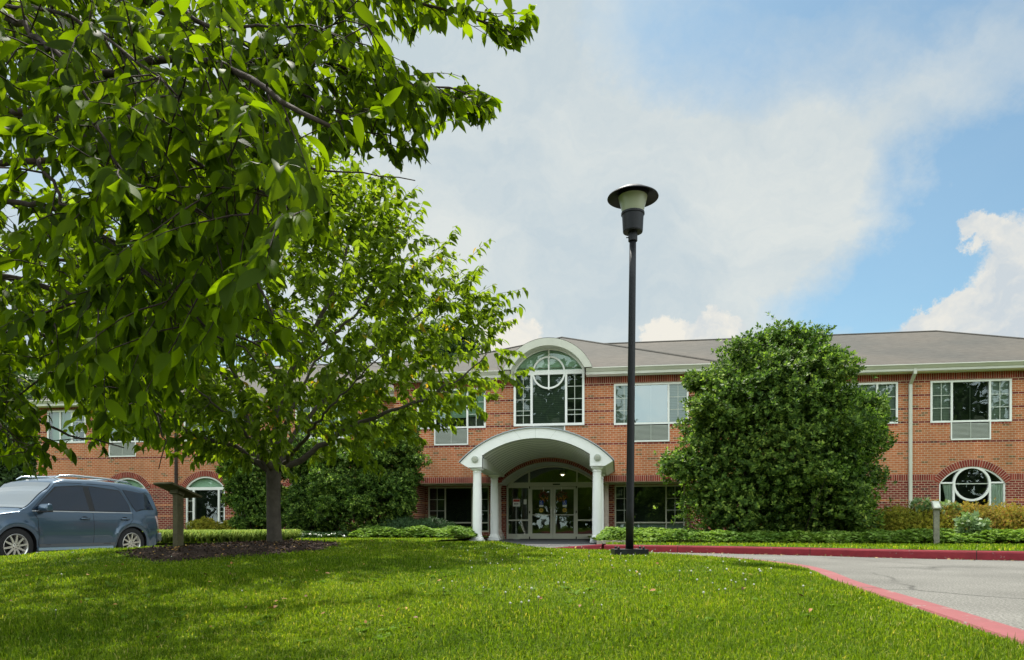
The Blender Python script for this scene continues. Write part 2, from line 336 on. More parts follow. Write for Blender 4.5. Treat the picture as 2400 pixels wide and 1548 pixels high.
def shingle_mat():
    m, nt, b = newmat('asphalt shingles'); n = nt.nodes; L = nt.links
    tc = n.new('ShaderNodeTexCoord')
    mp = n.new('ShaderNodeMapping'); mp.inputs['Scale'].default_value = (1.2, 9, 18); L.new(tc.outputs['Object'], mp.inputs[0])
    t = n.new('ShaderNodeTexNoise'); t.inputs['Scale'].default_value = 2.2; t.inputs['Detail'].default_value = 9; t.inputs['Roughness'].default_value = .7; L.new(mp.outputs[0], t.inputs['Vector'])
    r = n.new('ShaderNodeValToRGB'); r.color_ramp.elements[0].position = .3; r.color_ramp.elements[0].color = (.056, .053, .047, 1); r.color_ramp.elements[1].position = .7; r.color_ramp.elements[1].color = (.130, .121, .105, 1); L.new(t.outputs['Fac'], r.inputs[0])
    t2 = n.new('ShaderNodeTexNoise'); t2.inputs['Scale'].default_value = .35; t2.inputs['Detail'].default_value = 6; L.new(tc.outputs['Object'], t2.inputs['Vector'])
    r2 = n.new('ShaderNodeValToRGB'); r2.color_ramp.elements[0].position = .35; r2.color_ramp.elements[0].color = (.82, .84, .86, 1); r2.color_ramp.elements[1].position = .65; r2.color_ramp.elements[1].color = (1.05, 1, .97, 1); L.new(t2.outputs['Fac'], r2.inputs[0])
    mx = n.new('ShaderNodeMix'); mx.data_type = 'RGBA'; mx.blend_type = 'MULTIPLY'; mx.inputs[0].default_value = 1; L.new(r.outputs[0], mx.inputs[6]); L.new(r2.outputs[0], mx.inputs[7])
    L.new(mx.outputs[2], b.inputs['Base Color']); b.inputs['Roughness'].default_value = .9; b.inputs['Specular IOR Level'].default_value = .15
    sx = n.new('ShaderNodeSeparateXYZ'); L.new(tc.outputs['Object'], sx.inputs[0])
    d = n.new('ShaderNodeMath'); d.operation = 'DIVIDE'; d.inputs[1].default_value = .056; L.new(sx.outputs[2], d.inputs[0])
    fr = n.new('ShaderNodeMath'); fr.operation = 'FRACT'; L.new(d.outputs[0], fr.inputs[0])
    bp = n.new('ShaderNodeBump'); bp.inputs['Strength'].default_value = .5; bp.inputs['Distance'].default_value = .01; L.new(fr.outputs[0], bp.inputs['Height']); L.new(bp.outputs[0], b.inputs['Normal'])
    return m
M['shingle'] = shingle_mat()
def ground_mat(name, stops, scale, rough=.95, bump=.5, scale2=None, big=.25):
    m, nt, b = newmat(name); n = nt.nodes; L = nt.links
    tc = n.new('ShaderNodeTexCoord'); t = n.new('ShaderNodeTexNoise'); t.inputs['Scale'].default_value = scale; t.inputs['Detail'].default_value = 4; t.inputs['Roughness'].default_value = .75; L.new(tc.outputs['Object'], t.inputs['Vector'])
    r = n.new('ShaderNodeValToRGB'); cr = r.color_ramp
    while len(cr.elements) < len(stops): cr.elements.new(.5)
    for i, (p, c) in enumerate(stops): cr.elements[i].position = p; cr.elements[i].color = (*c, 1)
    L.new(t.outputs['Fac'], r.inputs[0])
    t2 = n.new('ShaderNodeTexNoise'); t2.inputs['Scale'].default_value = scale2 or .7; t2.inputs['Detail'].default_value = 6; L.new(tc.outputs['Object'], t2.inputs['Vector'])
    r2 = n.new('ShaderNodeValToRGB'); r2.color_ramp.elements[0].position = .3; r2.color_ramp.elements[0].color = (1 - big,) * 3 + (1,); r2.color_ramp.elements[1].position = .7; r2.color_ramp.elements[1].color = (1 + big * .3,) * 3 + (1,)
    L.new(t2.outputs['Fac'], r2.inputs[0])
    mx = n.new('ShaderNodeMix'); mx.data_type = 'RGBA'; mx.blend_type = 'MULTIPLY'; mx.inputs[0].default_value = 1; L.new(r.outputs[0], mx.inputs[6]); L.new(r2.outputs[0], mx.inputs[7])
    L.new(mx.outputs[2], b.inputs['Base Color']); b.inputs['Roughness'].default_value = rough; b.inputs['Specular IOR Level'].default_value = .15
    bp = n.new('ShaderNodeBump'); bp.inputs['Strength'].default_value = bump; bp.inputs['Distance'].default_value = .006; L.new(t.outputs['Fac'], bp.inputs['Height']); L.new(bp.outputs[0], b.inputs['Normal'])
    return m
M['asphalt'] = ground_mat('worn pale asphalt', [(.32, (.035, .033, .030)), (.44, (.115, .112, .100)), (.58, (.18, .175, .158)), (.70, (.36, .35, .32))], 62, big=.30)
def add_chips(m, c=(.20, .19, .165), th=.64):
    nt = m.node_tree; n = nt.nodes; L = nt.links; b = n['Principled BSDF']; src = b.inputs['Base Color'].links[0].from_socket
    tc = n.new('ShaderNodeTexCoord'); t = n.new('ShaderNodeTexNoise'); t.inputs['Scale'].default_value = 9; t.inputs['Detail'].default_value = 9; t.inputs['Roughness'].default_value = .75; L.new(tc.outputs['Object'], t.inputs['Vector'])
    g = n.new('ShaderNodeMapRange'); L.new(t.outputs['Fac'], g.inputs[0]); g.inputs[1].default_value = th; g.inputs[2].default_value = th + .03
    mx = n.new('ShaderNodeMix'); mx.data_type = 'RGBA'; L.new(g.outputs[0], mx.inputs[0]); L.new(src, mx.inputs[6]); mx.inputs[7].default_value = (*c, 1); L.new(mx.outputs[2], b.inputs['Base Color'])
def add_cracks(m):
    nt = m.node_tree; n = nt.nodes; L = nt.links; b = n['Principled BSDF']; src = b.inputs['Base Color'].links[0].from_socket
    tc = n.new('ShaderNodeTexCoord'); t = n.new('ShaderNodeTexNoise'); t.inputs['Scale'].default_value = 1.3; t.inputs['Detail'].default_value = 8; L.new(tc.outputs['Object'], t.inputs['Vector'])
    mv = n.new('ShaderNodeMix'); mv.data_type = 'RGBA'; mv.inputs[0].default_value = .35; L.new(tc.outputs['Object'], mv.inputs[6]); L.new(t.outputs['Color'], mv.inputs[7])
    v = n.new('ShaderNodeTexVoronoi'); v.feature = 'DISTANCE_TO_EDGE'; v.inputs['Scale'].default_value = .42; L.new(mv.outputs[2], v.inputs['Vector'])
    r = n.new('ShaderNodeMapRange'); L.new(v.outputs['Distance'], r.inputs[0]); r.inputs[1].default_value = .0; r.inputs[2].default_value = .012; r.inputs[3].default_value = .45; r.inputs[4].default_value = 1
    t2 = n.new('ShaderNodeTexNoise'); t2.inputs['Scale'].default_value = .55; L.new(tc.outputs['Object'], t2.inputs['Vector'])
    g = n.new('ShaderNodeMapRange'); L.new(t2.outputs['Fac'], g.inputs[0]); g.inputs[1].default_value = .48; g.inputs[2].default_value = .60; g.inputs[3].default_value = 0; g.inputs[4].default_value = 1
    mx = n.new('ShaderNodeMix'); mx.data_type = 'FLOAT'; L.new(g.outputs[0], mx.inputs[0]); mx.inputs[2].default_value = 1; L.new(r.outputs[0], mx.inputs[3])
    sc = n.new('ShaderNodeVectorMath'); sc.operation = 'SCALE'; L.new(src, sc.inputs[0]); L.new(mx.outputs[0], sc.inputs['Scale']); L.new(sc.outputs[0], b.inputs['Base Color'])
add_cracks(M['asphalt'])
M['lawn'] = ground_mat('lawn turf', [(.3, (.04, .065, .004)), (.6, (.085, .135, .008)), (.8, (.12, .17, .014))], 40, big=.3)
M['soil'] = ground_mat('dark soil', [(.3, (.02, .014, .01)), (.7, (.06, .042, .03))], 30)
M['mulch'] = ground_mat('brown bark mulch', [(.3, (.010, .006, .005)), (.55, (.035, .020, .014)), (.75, (.085, .05, .035))], 35, bump=1.0)
M['paving'] = ground_mat('dark grey paving', [(.3, (.05, .05, .05)), (.7, (.10, .10, .10))], 20, big=.2)
M['kerbred'] = pmat('worn red kerb paint', (.23, .018, .026), .6, .3, var=.22, vs=5, bump=.3, bs=50)
M['kerbpink'] = pmat('sun-faded pink red kerb paint', (.19, .050, .052), .75, .4, var=.12, vs=5, bump=.3, bs=50)
add_chips(M['kerbred'], th=.63); add_chips(M['kerbpink'], th=.60)
M['kerbplain'] = pmat('bare concrete kerb', (.34, .32, .27), .8, .2, var=.2, vs=10)
M['bark'] = pmat('grey brown bark', (.075, .062, .050), .9, .2, var=.4, vs=9, bump=.9, bs=22)
M['bark_dark'] = pmat('dark bark', (.040, .028, .022), .9, .2, var=.4, vs=15, bump=.7, bs=30)
M['wood'] = pmat('weathered grey timber', (.20, .19, .14), .85, .2, var=.3, vs=12, bump=.5, bs=50)
M['wood_dark'] = pmat('mossy brown timber', (.085, .075, .040), .85, .2, var=.35, vs=12, bump=.5, bs=50)

# ------------------------------------------------------------------ ground levels (plan axes of the viewer)
def sstep(a, b, x):
    t = np.clip((x - a) / (b - a), 0, 1); return t * t * (3 - 2 * t)
def G(X, Y):
    return -.23 * sstep(-3.5, -8.5, np.asarray(X, float)) * (1 - .9 * sstep(17, 24, np.asarray(Y, float)))
ISL = [(.75, -3), (.95, -.5), (1.27, .9), (1.42, 1.5), (1.585, 2.12), (1.815, 3.06), (2.07, 4.22), (2.22, 4.86), (2.54, 6.0), (2.68, 7.0), (2.50, 8.4), (1.75, 9.8), (.75, 11.2), (-.8, 12.2), (-2.5, 12.8), (-4.4, 12.8),
       (-5.9, 12.2), (-7.1, 11.1), (-8.0, 9.5), (-8.8, 7.5), (-9.5, 5), (-10.2, 2), (-10.8, -3)]
def smooth_path(P, n=8):
    out = []; P = [Vector(p) for p in P]
    for i in range(len(P) - 1):
        p0, p1, p2, p3 = P[max(i - 1, 0)], P[i], P[i + 1], P[min(i + 2, len(P) - 1)]
        for k in range(n):
            t = k / n; out.append(.5 * ((2 * p1) + (p2 - p0) * t + (2 * p0 - 5 * p1 + 4 * p2 - p3) * t * t + (3 * p1 - p0 - 3 * p2 + p3) * t ** 3))
    out.append(P[-1]); return out
ISLS = [tuple(p) for p in smooth_path(ISL, 6)]
def inside(poly, X, Y):
    X = np.asarray(X, float); Y = np.asarray(Y, float); c = np.zeros(X.shape, bool); n = len(poly)
    for i in range(n):
        x1, y1 = poly[i]; x2, y2 = poly[(i + 1) % n]
        if y1 == y2: continue
        cond = ((y1 > Y) != (y2 > Y)) & (X < (x2 - x1) * (Y - y1) / (y2 - y1) + x1); c ^= cond
    return c
CTRL = [(1.33, 8, .19), (1.0, 9.2, .20), (-.6, 10, .296), (-1.9, 10.5, .31), (-3.2, 10.8, .29), (.55, 9, .235), (-3.2, 9.5, .25), (-4.0, 8.5, .228), (-7.2, 10, .105), (-6.6, 10.2, .16), (-6.2, 10.5, .185), (-5.4, 11, .215),
        (-4.2, 11.2, .24), (0, 2.4, .04), (-1.2, 2.4, .03), (1.1, 2.4, .11), (0, 4, .10), (-2, 4, .07), (1.4, 4, .145), (0, 6, .16), (-3, 6, .13), (1.55, 6, .215), (-1, 8, .22), (1.6, 7.0, .215), (1.90, 5.35, .205), (2.15, 6.1, .20), (1.2, 5.2, .17),
        (-5, 6.5, .08), (-7, 7, .0), (-4, 3.5, .03), (-7, 3, -.05), (0, 0, .0), (-3, 0, .0), (-7, -2, -.05), (-1.5, 12, .16), (-4, 12.4, .10), (-6, 11.9, .0)]
_c = np.array([p[:3] for p in CTRL] + [(x * 1.0, y * 1.0, float(G(x, y)) + .15) for x, y in ISLS[::3]])
def H(X, Y):
    X = np.asarray(X, float); Y = np.asarray(Y, float); sh = X.shape; X = X.ravel(); Y = Y.ravel(); out = np.empty(len(X))
    for s in range(0, len(X), 20000):
        dx = X[s:s + 20000, None] - _c[None, :, 0]; dy = Y[s:s + 20000, None] - _c[None, :, 1]
        w = 1.0 / (dx * dx + dy * dy + .10) ** 2.0
        out[s:s + 20000] = (w * _c[None, :, 2]).sum(1) / w.sum(1)
    return out.reshape(sh)
MUL_C = (-3.50, 9.05); MUL_R = (1.18, 1.75)
def mulch_r(X, Y):
    a = np.arctan2(Y - MUL_C[1], X - MUL_C[0])
    return np.sqrt(((X - MUL_C[0]) / MUL_R[0]) ** 2 + ((Y - MUL_C[1]) / MUL_R[1]) ** 2) + .06 * np.sin(5 * a + 1) + .04 * np.sin(9 * a)
def rot_np(X, Y, Z): return np.stack([X * CT - Y * ST, X * ST + Y * CT, Z], -1)

# ground sheet
def grid_sheet(name, xs, ys, zf, mat, keep=None):
    X, Y = np.meshgrid(xs, ys); Z = zf(X, Y); P = rot_np(X, Y, Z).reshape(-1, 3); nx = len(xs); ny = len(ys)
    i, j = np.meshgrid(np.arange(nx - 1), np.arange(ny - 1)); a = (j * nx + i).ravel()
    Fq = np.stack([a, a + 1, a + nx + 1, a + nx], 1)
    if keep is not None:
        cx = (X[:-1, :-1] + X[1:, 1:]).ravel() / 2; cy = (Y[:-1, :-1] + Y[1:, 1:]).ravel() / 2; Fq = Fq[keep(cx, cy)]
    return np_mesh(name, P, Fq, mat, smooth=True)
gx = np.concatenate([np.linspace(-900, -40, 12), np.linspace(-38, 38, 77), np.linspace(40, 900, 12)])
gy = np.concatenate([np.linspace(-900, -30, 12), np.linspace(-28, 50, 79), np.linspace(52, 900, 12)])
tag(grid_sheet('ground', gx, gy, lambda X, Y: G(X, Y) - .06, M['lawn']), kind='structure')
# road: everything inside a broad drive band
FK = [(30, -6), (20, 2.5), (13.5, 8.0), (10.6, 9.6), (7.95, 10.85), (6.5, 11.75), (5.45, 12.75), (3.9, 13.95), (2.55, 14.75), (2.0, 15.0)]
FKS = [tuple(p) for p in smooth_path(FK, 6)]
FKL = [(-5.6, 17.6), (-6.4, 16.6), (-6.9, 15.6), (-6.6, 14.8), (-5, 14.4), (-3.5, 14.6), (-2.4, 15.4), (-2.2, 17.5), (-2.0, 20)]
rx = np.linspace(-26, 30, 113); ry = np.linspace(-12, 30, 85)
tag(grid_sheet('road', rx, ry, lambda X, Y: G(X, Y) + 0.0, M['asphalt']), kind='structure')
# island lawn
def poly_sheet(name, poly, step, zf, mat):
    """grid filled polygon with exact rim"""
    import mathutils
    xs = [p[0] for p in poly]; ys = [p[1] for p in poly]
    X, Y = np.meshgrid(np.arange(min(xs), max(xs), step), np.arange(min(ys), max(ys), step)); X = X.ravel(); Y = Y.ravel()
    k = inside(poly, X, Y)
    # drop points hugging the rim
    P = np.array(poly); 
    X = X[k]; Y = Y[k]; dm = np.full(len(X), 1e9)
    for i in range(len(P)):
        a = P[i]; b = P[(i + 1) % len(P)]; ab = b - a; L2 = (ab ** 2).sum() + 1e-12
        t = np.clip(((X - a[0]) * ab[0] + (Y - a[1]) * ab[1]) / L2, 0, 1); d = np.hypot(X - a[0] - t * ab[0], Y - a[1] - t * ab[1]); dm = np.minimum(dm, d)
    k = dm > step * .45; pts = [tuple(p) for p in P] + list(zip(X[k], Y[k])); n = len(P)
    r = mathutils.geometry.delaunay_2d_cdt([Vector(p) for p in pts], [(i, (i + 1) % n) for i in range(n)], [], 1, 1e-5)
    V2 = np.array([(v.x, v.y) for v in r[0]]); T = [f for f in r[2] if len(f) == 3]
    Z = zf(V2[:, 0], V2[:, 1])
    return np_mesh(name, rot_np(V2[:, 0], V2[:, 1], Z), np.array(T), mat, smooth=True)
tag(poly_sheet('lawn', ISLS, .25, lambda X, Y: H(X, Y), M['lawn']), kind='structure')
# far lawn with planting bed ground: right of the portico and left of it
FAR_R = FKS + [(2.2, 16.2), (2.3, 19), (2.6, 23.5), (3.2, 30), (60, 30), (60, -6)]
FAR_L = FKL + [(-1.6, 21.8), (-.9, 26), (-.9, 31), (-60, 45), (-60, 19.5), (-14, 19.5), (-9, 19.2), (-7, 18.6)]
ZL = lambda X, Y: G(X, Y) * .4 + .145
tag(poly_sheet('lawn', FAR_R, 1.2, ZL, M['lawn']), kind='structure')
tag(poly_sheet('lawn', FAR_L, 1.2, ZL, M['lawn']), kind='structure')
# mulch ring
def mulch():
    P = []; nr, na = 14, 64; rr = np.linspace(0, 1, nr)
    for r in rr:
        for k in range(na):
            a = 2 * math.pi * k / na; q = 1 - (.06 * math.sin(5 * a + 1) + .04 * math.sin(9 * a)); P.append((MUL_C[0] + MUL_R[0] * r * q * math.cos(a), MUL_C[1] + MUL_R[1] * r * q * math.sin(a), r))
    P = np.array(P); Z = H(P[:, 0], P[:, 1]) + .012 + .05 * (1 - P[:, 2] ** 2) + RNG.uniform(-.008, .008, len(P)) * (P[:, 2] < .98)
    Z[P[:, 2] > .98] -= .02
    Fq = [(i * na + k, i * na + (k + 1) % na, (i + 1) * na + (k + 1) % na, (i + 1) * na + k) for i in range(nr - 1) for k in range(na)]
    tag(np_mesh('mulch_bed', rot_np(P[:, 0], P[:, 1], Z), np.array(Fq), M['mulch'], smooth=True), kind='structure')
mulch()
# kerbs
def kerb(path, side, w, mat, name, top=None, rnd=.02):
    """path = edge of the lawn; side +1: the lawn lies left of travel; the kerb stands outside it, towards the road"""
    pts = [Vector(p) for p in path]; rows = []
    for i, p in enumerate(pts):
        t = (pts[min(i + 1, len(pts) - 1)] - pts[max(i - 1, 0)]).normalized(); nn = Vector((-t.y, t.x)) * side
        g = float(G(p.x, p.y)); h = .15 if top is None else top(i / (len(pts) - 1))
        prof = [(-w, -.05), (-w + .008, max(h - rnd, 0)), (-w + rnd, h + .004), (0, h + .008), (.012, h - .01), (.014, -.05)]
        rows.append([CW(p.x + nn.x * a, p.y + nn.y * a, g + z) for a, z in prof])
    mb = MB()
    for a in range(len(rows) - 1): mb.strip(rows[a], rows[a + 1])
    acc = 0
    for a in range(1, len(rows) - 1):
        acc += (rows[a][1] - rows[a - 1][1]).length
        if acc > 2.4:
            acc = 0; t = (rows[a + 1][1] - rows[a][1]).normalized() * .005; out = (rows[a][0] - rows[a][4]).normalized() * .002; up = Vector((0, 0, .002))
            for k in range(5): mb.face([rows[a][k] - t + out + up, rows[a][k] + t + out + up, rows[a][k + 1] + t + out + up, rows[a][k + 1] - t + out + up], 1)
    return mb.build(name, [mat, M['painted_dark']], smooth=False)
o = kerb(ISLS, 1, .15, M['kerbpink'], 'kerb')
tag(o, 'faded pink-red kerb edging the grassy mound in the foreground', 'kerb')
o = kerb(FKS, -1, .16, M['kerbred'], 'kerb', top=lambda t: .13)
tag(o, 'dark red painted kerb along the far side of the drive', 'kerb')
o = kerb([(0.75, 16.2), (1.4, 15.55), (2.0, 15.0)], 1, .16, M['kerbred'], 'kerb_ramp', top=lambda t: .02 + .13 * t)
tag(o, 'red kerb end ramping down towards the portico plinth', 'kerb')
o = kerb(FKL[:-2], 1, .15, M['kerbplain'], 'kerb'); tag(o, 'bare concrete kerb of the far lawn behind the mound', 'kerb')
# paved forecourt under the portico
mb = MB(); mb.box(-5.6, .2, 18.6, 28.9, -.04, .006); tag(mb.build('pavement', M['paving']), kind='structure')

# ------------------------------------------------------------------ the brick building
BC = -2.64                                   # centre line of the entrance block
V1, V2, V3, V4 = 27.3, 28.9, 28.5, 29.6      # wall planes: block, recess, right wing, left wing
BU0, BU1 = -8.9, 3.62
RE0, RE1 = -8.05, 2.77
bld = empty('brick_building', (BC, V1, 0))
tag(bld, 'long two-storey red brick building with white trimmed windows and arched entrance', 'building')
bld['kind_note'] = ''
del bld['kind_note']
OFF = Vector((BC, V1, 0))
class BB(MB):
    """mesh in plan coordinates, stored relative to the building's base point"""
    def build(s, name, mats, parent=None, smooth=False, org=OFF):
        s.v = [(p[0] - org[0], p[1] - org[1], p[2] - org[2]) for p in s.v]
        return MB.build(s, name, mats, parent if parent is not None else bld, smooth)
BANDS_D = [65, 59, 53, 44]
def zrow(k): return (k * .0842 - .0421, (k + 1) * .0842 - .0421)
ZL_ = [-.6] 
segs = []
def build_segs():
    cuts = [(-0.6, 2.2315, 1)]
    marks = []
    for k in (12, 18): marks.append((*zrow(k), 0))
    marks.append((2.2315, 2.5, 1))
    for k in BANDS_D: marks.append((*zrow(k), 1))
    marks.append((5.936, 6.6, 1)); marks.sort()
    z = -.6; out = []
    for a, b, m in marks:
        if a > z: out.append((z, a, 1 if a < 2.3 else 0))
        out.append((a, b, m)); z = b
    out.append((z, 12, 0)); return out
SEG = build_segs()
def arch_z(h, u):
    """top of opening h at u; h = dict(u0,u1,z0,z1,rise)"""
    r = h.get('rise', 0)
    if not r: return h['z1']
    w = (h['u1'] - h['u0']) / 2; c = (h['u0'] + h['u1']) / 2; Rr = (w * w + r * r) / (2 * r)
    x = min(abs(u - c), w); return h['z1'] + math.sqrt(max(Rr * Rr - x * x, 0)) - (Rr - r)
def wall(mb, V, u0, u1, z0, z1, holes, thick=.32, swap=False, reveal=True):
    P = (lambda u, v, z: (u, v, z)) if not swap else (lambda u, v, z: (v, u, z))
    us = {u0, u1}
    for h in holes:
        us |= {h['u0'], h['u1']}
        if h.get('rise'):
            for k in range(1, 24): us.add(h['u0'] + (h['u1'] - h['u0']) * (.5 - .5 * math.cos(math.pi * k / 24)))
    us = sorted(u for u in us if u0 - 1e-6 <= u <= u1 + 1e-6)
    for a, b in zip(us[:-1], us[1:]):
        if b - a < 1e-5: continue
        mid = (a + b) / 2; hs = sorted([h for h in holes if h['u0'] < mid < h['u1']], key=lambda h: h['z0'])
        za = zb = z0
        def fill(al, bl, top):
            """solid between slanted bottom (al at a, bl at b) and flat top"""
            if top <= max(al, bl) + 1e-6:
                return
            first = True; lo = max(al, bl)
            for s0, s1, m in SEG:
                if s1 <= lo or s0 >= top: continue
                t0 = max(s0, lo); t1 = min(s1, top)
                if first: mb.face([P(a, V, al), P(b, V, bl), P(b, V, t1), P(a, V, t1)], m); first = False
                else: mb.face([P(a, V, t0), P(b, V, t0), P(b, V, t1), P(a, V, t1)], m)
        for h in hs:
            fill(za, zb, h['z0']); za = arch_z(h, a); zb = arch_z(h, b)
            if reveal:
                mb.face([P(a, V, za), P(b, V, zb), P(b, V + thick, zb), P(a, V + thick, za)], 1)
                mb.face([P(a, V, h['z0']), P(b, V, h['z0']), P(b, V + thick, h['z0']), P(a, V + thick, h['z0'])], 0)
        fill(za, zb, z1)
    if reveal:
        for h in holes:
            for u, k in ((h['u0'], 'nl'), (h['u1'], 'nr')):
                if h.get(k): continue
                for s0, s1, m in SEG:
                    t0 = max(s0, h['z0']); t1 = min(s1, h['z1'])
                    if t1 > t0: mb.face([P(u, V, t0), P(u, V + thick, t0), P(u, V + thick, t1), P(u, V, t1)], m)
def ret(mb, u, v0, v1, z0, z1):
    for s0, s1, m in SEG:
        t0 = max(s0, z0); t1 = min(s1, z1)
        if t1 > t0: mb.face([(u, v0, t0), (u, v1, t0), (u, v1, t1), (u, v0, t1)], m)
WZ0, WZ1 = 4.42, 5.99
def H_(u0, u1, z0, z1, rise=0, **k): return dict(u0=u0, u1=u1, z0=z0, z1=z1, rise=rise, **k)
def upper(u0): return [H_(u0, u0 + 2.79, WZ0, WZ1), H_(u0 + .74, u0 + 2.05, 3.76, WZ0)]
w = BB()
DW0, DW1 = BC - 1.375, BC + 1.375            # entrance block's great window
ARC = dict(u0=BC - 1.95, u1=BC + 1.95, z0=-.3, z1=2.2315, rise=.82)
wall(w, V1, BU0, BU1, -.5, 6.5, [H_(-7.93, -5.14, WZ0, WZ1), H_(-7.19, -5.88, 3.76, WZ0), H_(-.14, 2.65, WZ0, WZ1), H_(.60, 1.91, 3.76, WZ0),
     H_(DW0, DW1, 4.44, 6.7), H_(-3.27, -2.01, 3.9, 4.44), H_(RE0, ARC['u0'], -.5, 2.2315, nr=1), dict(ARC, z0=-.5, nl=1, nr=1), H_(ARC['u1'], RE1, -.5, 2.2315, nl=1)], thick=.34)
wall(w, V2, RE0, RE1, -.5, 3.3, [H_(-7.93, -5.30, .30, 2.2), H_(-.12, 2.67, .30, 2.2), dict(ARC, z0=-.5)], thick=.2)
for u in (RE0, RE1): ret(w, u, V1 + .34, V2, -.5, 2.2315)
ret(w, BU1, V1, V3, -.5, 6.5); ret(w, BU0, V1, V4, -.5, 6.5)
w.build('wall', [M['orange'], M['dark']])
# right wing wall
w = BB()
R1, R2 = 7.69, 11.62
RA = H_(11.93, 14.21, .35, 2.13, .63)
far = [H_(17.2, 19.99, WZ0, WZ1), H_(17.94, 19.25, 3.76, WZ0), H_(17.4, 19.68, .35, 2.13, .63)]
wall(w, V3, BU1, 24, -.5, 6.5, upper(R1) + upper(R2) + [RA, H_(6.1, 8.38, .35, 2.13, .63)] + far)
ret(w, 24, V3, 41, -.5, 6.5)
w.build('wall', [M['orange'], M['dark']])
w = BB()
LU0 = -27.2
LW = [-27.0 + .25, -24.09, -19.6, -14.2]
LA = [H_(-23.44, -21.52, .28, 2.29, .5), H_(-19.52, -17.59, .28, 2.29, .52)]
wall(w, V4, LU0, BU0, -.5, 6.36, upper(-26.95 - .2 + .2 - .0 + 0) [:0] + [H_(-26.6, -24.58, 4.45, 5.98)] + [h for u in LW[1:] for h in upper(u)] + LA + [H_(-14.5, -12.6, .28, 2.29, .52)])
ret(w, LU0, V4, 41, -.5, 6.36)
w.build('wall', [M['orange'], M['dark']])
w = BB(); w.face([(LU0, 41, -.5), (24, 41, -.5), (24, 41, 6.4), (LU0, 41, 6.4)]); w.build('wall', [M['orange']])
# recess ceiling, entrance vault
w = BB()
w.face([(RE0, V1 + .34, 2.232), (ARC['u0'], V1 + .34, 2.232), (ARC['u0'], V2, 2.232), (RE0, V2, 2.232)])
w.face([(ARC['u1'], V1 + .34, 2.232), (RE1, V1 + .34, 2.232), (RE1, V2, 2.232), (ARC['u1'], V2, 2.232)])
A = []; B_ = []
for k in range(33):
    u = ARC['u0'] + 3.9 * k / 32; z = arch_z(ARC, u); A.append((u, V1 + .06, z - .012)); B_.append((u, V2 + .05, z - .012))
w.strip(A, B_)
w.build('recess_ceiling', [M['white']])
# soldier courses: mortar bed 6 mm proud, bricks 10 mm proud
def soldiers(name, V, u0, u1, z0, z1, pitch=.0795, gaps=(), swap=False):
    def runs():
        x = u0
        for g0, g1 in sorted(gaps):
            if g0 > x: yield x, min(g0, u1)
            x = max(x, g1)
        if x < u1: yield x, u1
    for a, c in runs():
        b = BB()
        b.box(a, c, V - .006, V + .02, z0, z1, 1); n = max(1, int(round((c - a) / pitch))); p = (c - a) / n
        for i in range(n): b.box(a + p * i + .008, a + p * (i + 1) - .008, V - .012, V + .01, z0 + .008, z1 - .008, 0)
        b.build(name, [M['soldier'], M['mortar']])
GA = [(RA['u0'] - .14, RA['u1'] + .14), (6.1 - .14, 8.52), (17.26, 19.82)]
soldiers('soldier_course', V1, BU0, BU1, 2.25, 2.49, gaps=[(ARC['u0'] + .1, ARC['u1'] - .1)])
soldiers('soldier_course', V1, BU0, BU1, 6.03, 6.30, gaps=[(DW0, DW1)])
soldiers('soldier_course', V3, BU1, 24, 2.25, 2.49, gaps=GA)
soldiers('soldier_course', V3, BU1, 24, 6.03, 6.30)
soldiers('soldier_course', V4, LU0, BU0, 2.27, 2.50, gaps=[(h['u0'] - .22, h['u1'] + .22) for h in LA] + [(-14.7, -12.4)])
soldiers('soldier_course', V4, LU0, BU0, 6.03, 6.28)
for (u0, V) in ((-.14, V1), (-7.93, V1), (R1, V3), (R2, V3)):       # brick sills under the upper windows
    soldiers('brick_sill', V, u0, u0 + .70, WZ0 - .085, WZ0 - .005, pitch=.11); soldiers('brick_sill', V, u0 + 2.09, u0 + 2.79, WZ0 - .085, WZ0 - .005, pitch=.11)
def ring(h, V, t, n, name='brick_arch', ext=.0):
    b = BB(); wd = (h['u1'] - h['u0']) / 2; c = (h['u0'] + h['u1']) / 2; r = h['rise']; Rr = (wd * wd + r * r) / (2 * r); zc = h['z1'] + r - Rr
    a0 = math.asin(min(1, wd / Rr)) + ext
    if r > wd: a0 = math.pi - a0
    def pt(a, rad, v): return (c + rad * math.sin(a), v, zc + rad * math.cos(a))
    A = [pt(-a0 + 2 * a0 * k / 48, Rr, V - .008) for k in range(49)]; B = [pt(-a0 + 2 * a0 * k / 48, Rr + t, V - .008) for k in range(49)]
    b.strip(A, B, 1)
    A2 = [pt(-a0 + 2 * a0 * k / 48, Rr, V + .05) for k in range(49)]; b.strip(A, A2, 1); b.strip(B, [(p[0], V + .02, p[2]) for p in B], 1)
    for i in range(n):
        x0 = -a0 + 2 * a0 * (i + .10) / n; x1 = -a0 + 2 * a0 * (i + .90) / n
        f = [pt(x0, Rr + .006, V - .015), pt(x1, Rr + .006, V - .015), pt(x1, Rr + t - .008, V - .015), pt(x0, Rr + t - .008, V - .015)]
        g = [(p[0], V - .004, p[2]) for p in f]; b.face(f, 0)
        for k in range(4): b.face([f[k], f[(k + 1) % 4], g[(k + 1) % 4], g[k]], 0)
    return b.build(name, [M['soldier'], M['mortar']])
ring(RA, V3, .27, 34); ring(H_(6.1, 8.38, .35, 2.13, .63), V3, .27, 34); ring(far[2], V3, .27, 34)
for h in LA + [H_(-14.5, -12.6, .28, 2.29, .52)]: ring(h, V4, .27, 30)
ring(ARC, V1, .13, 52)
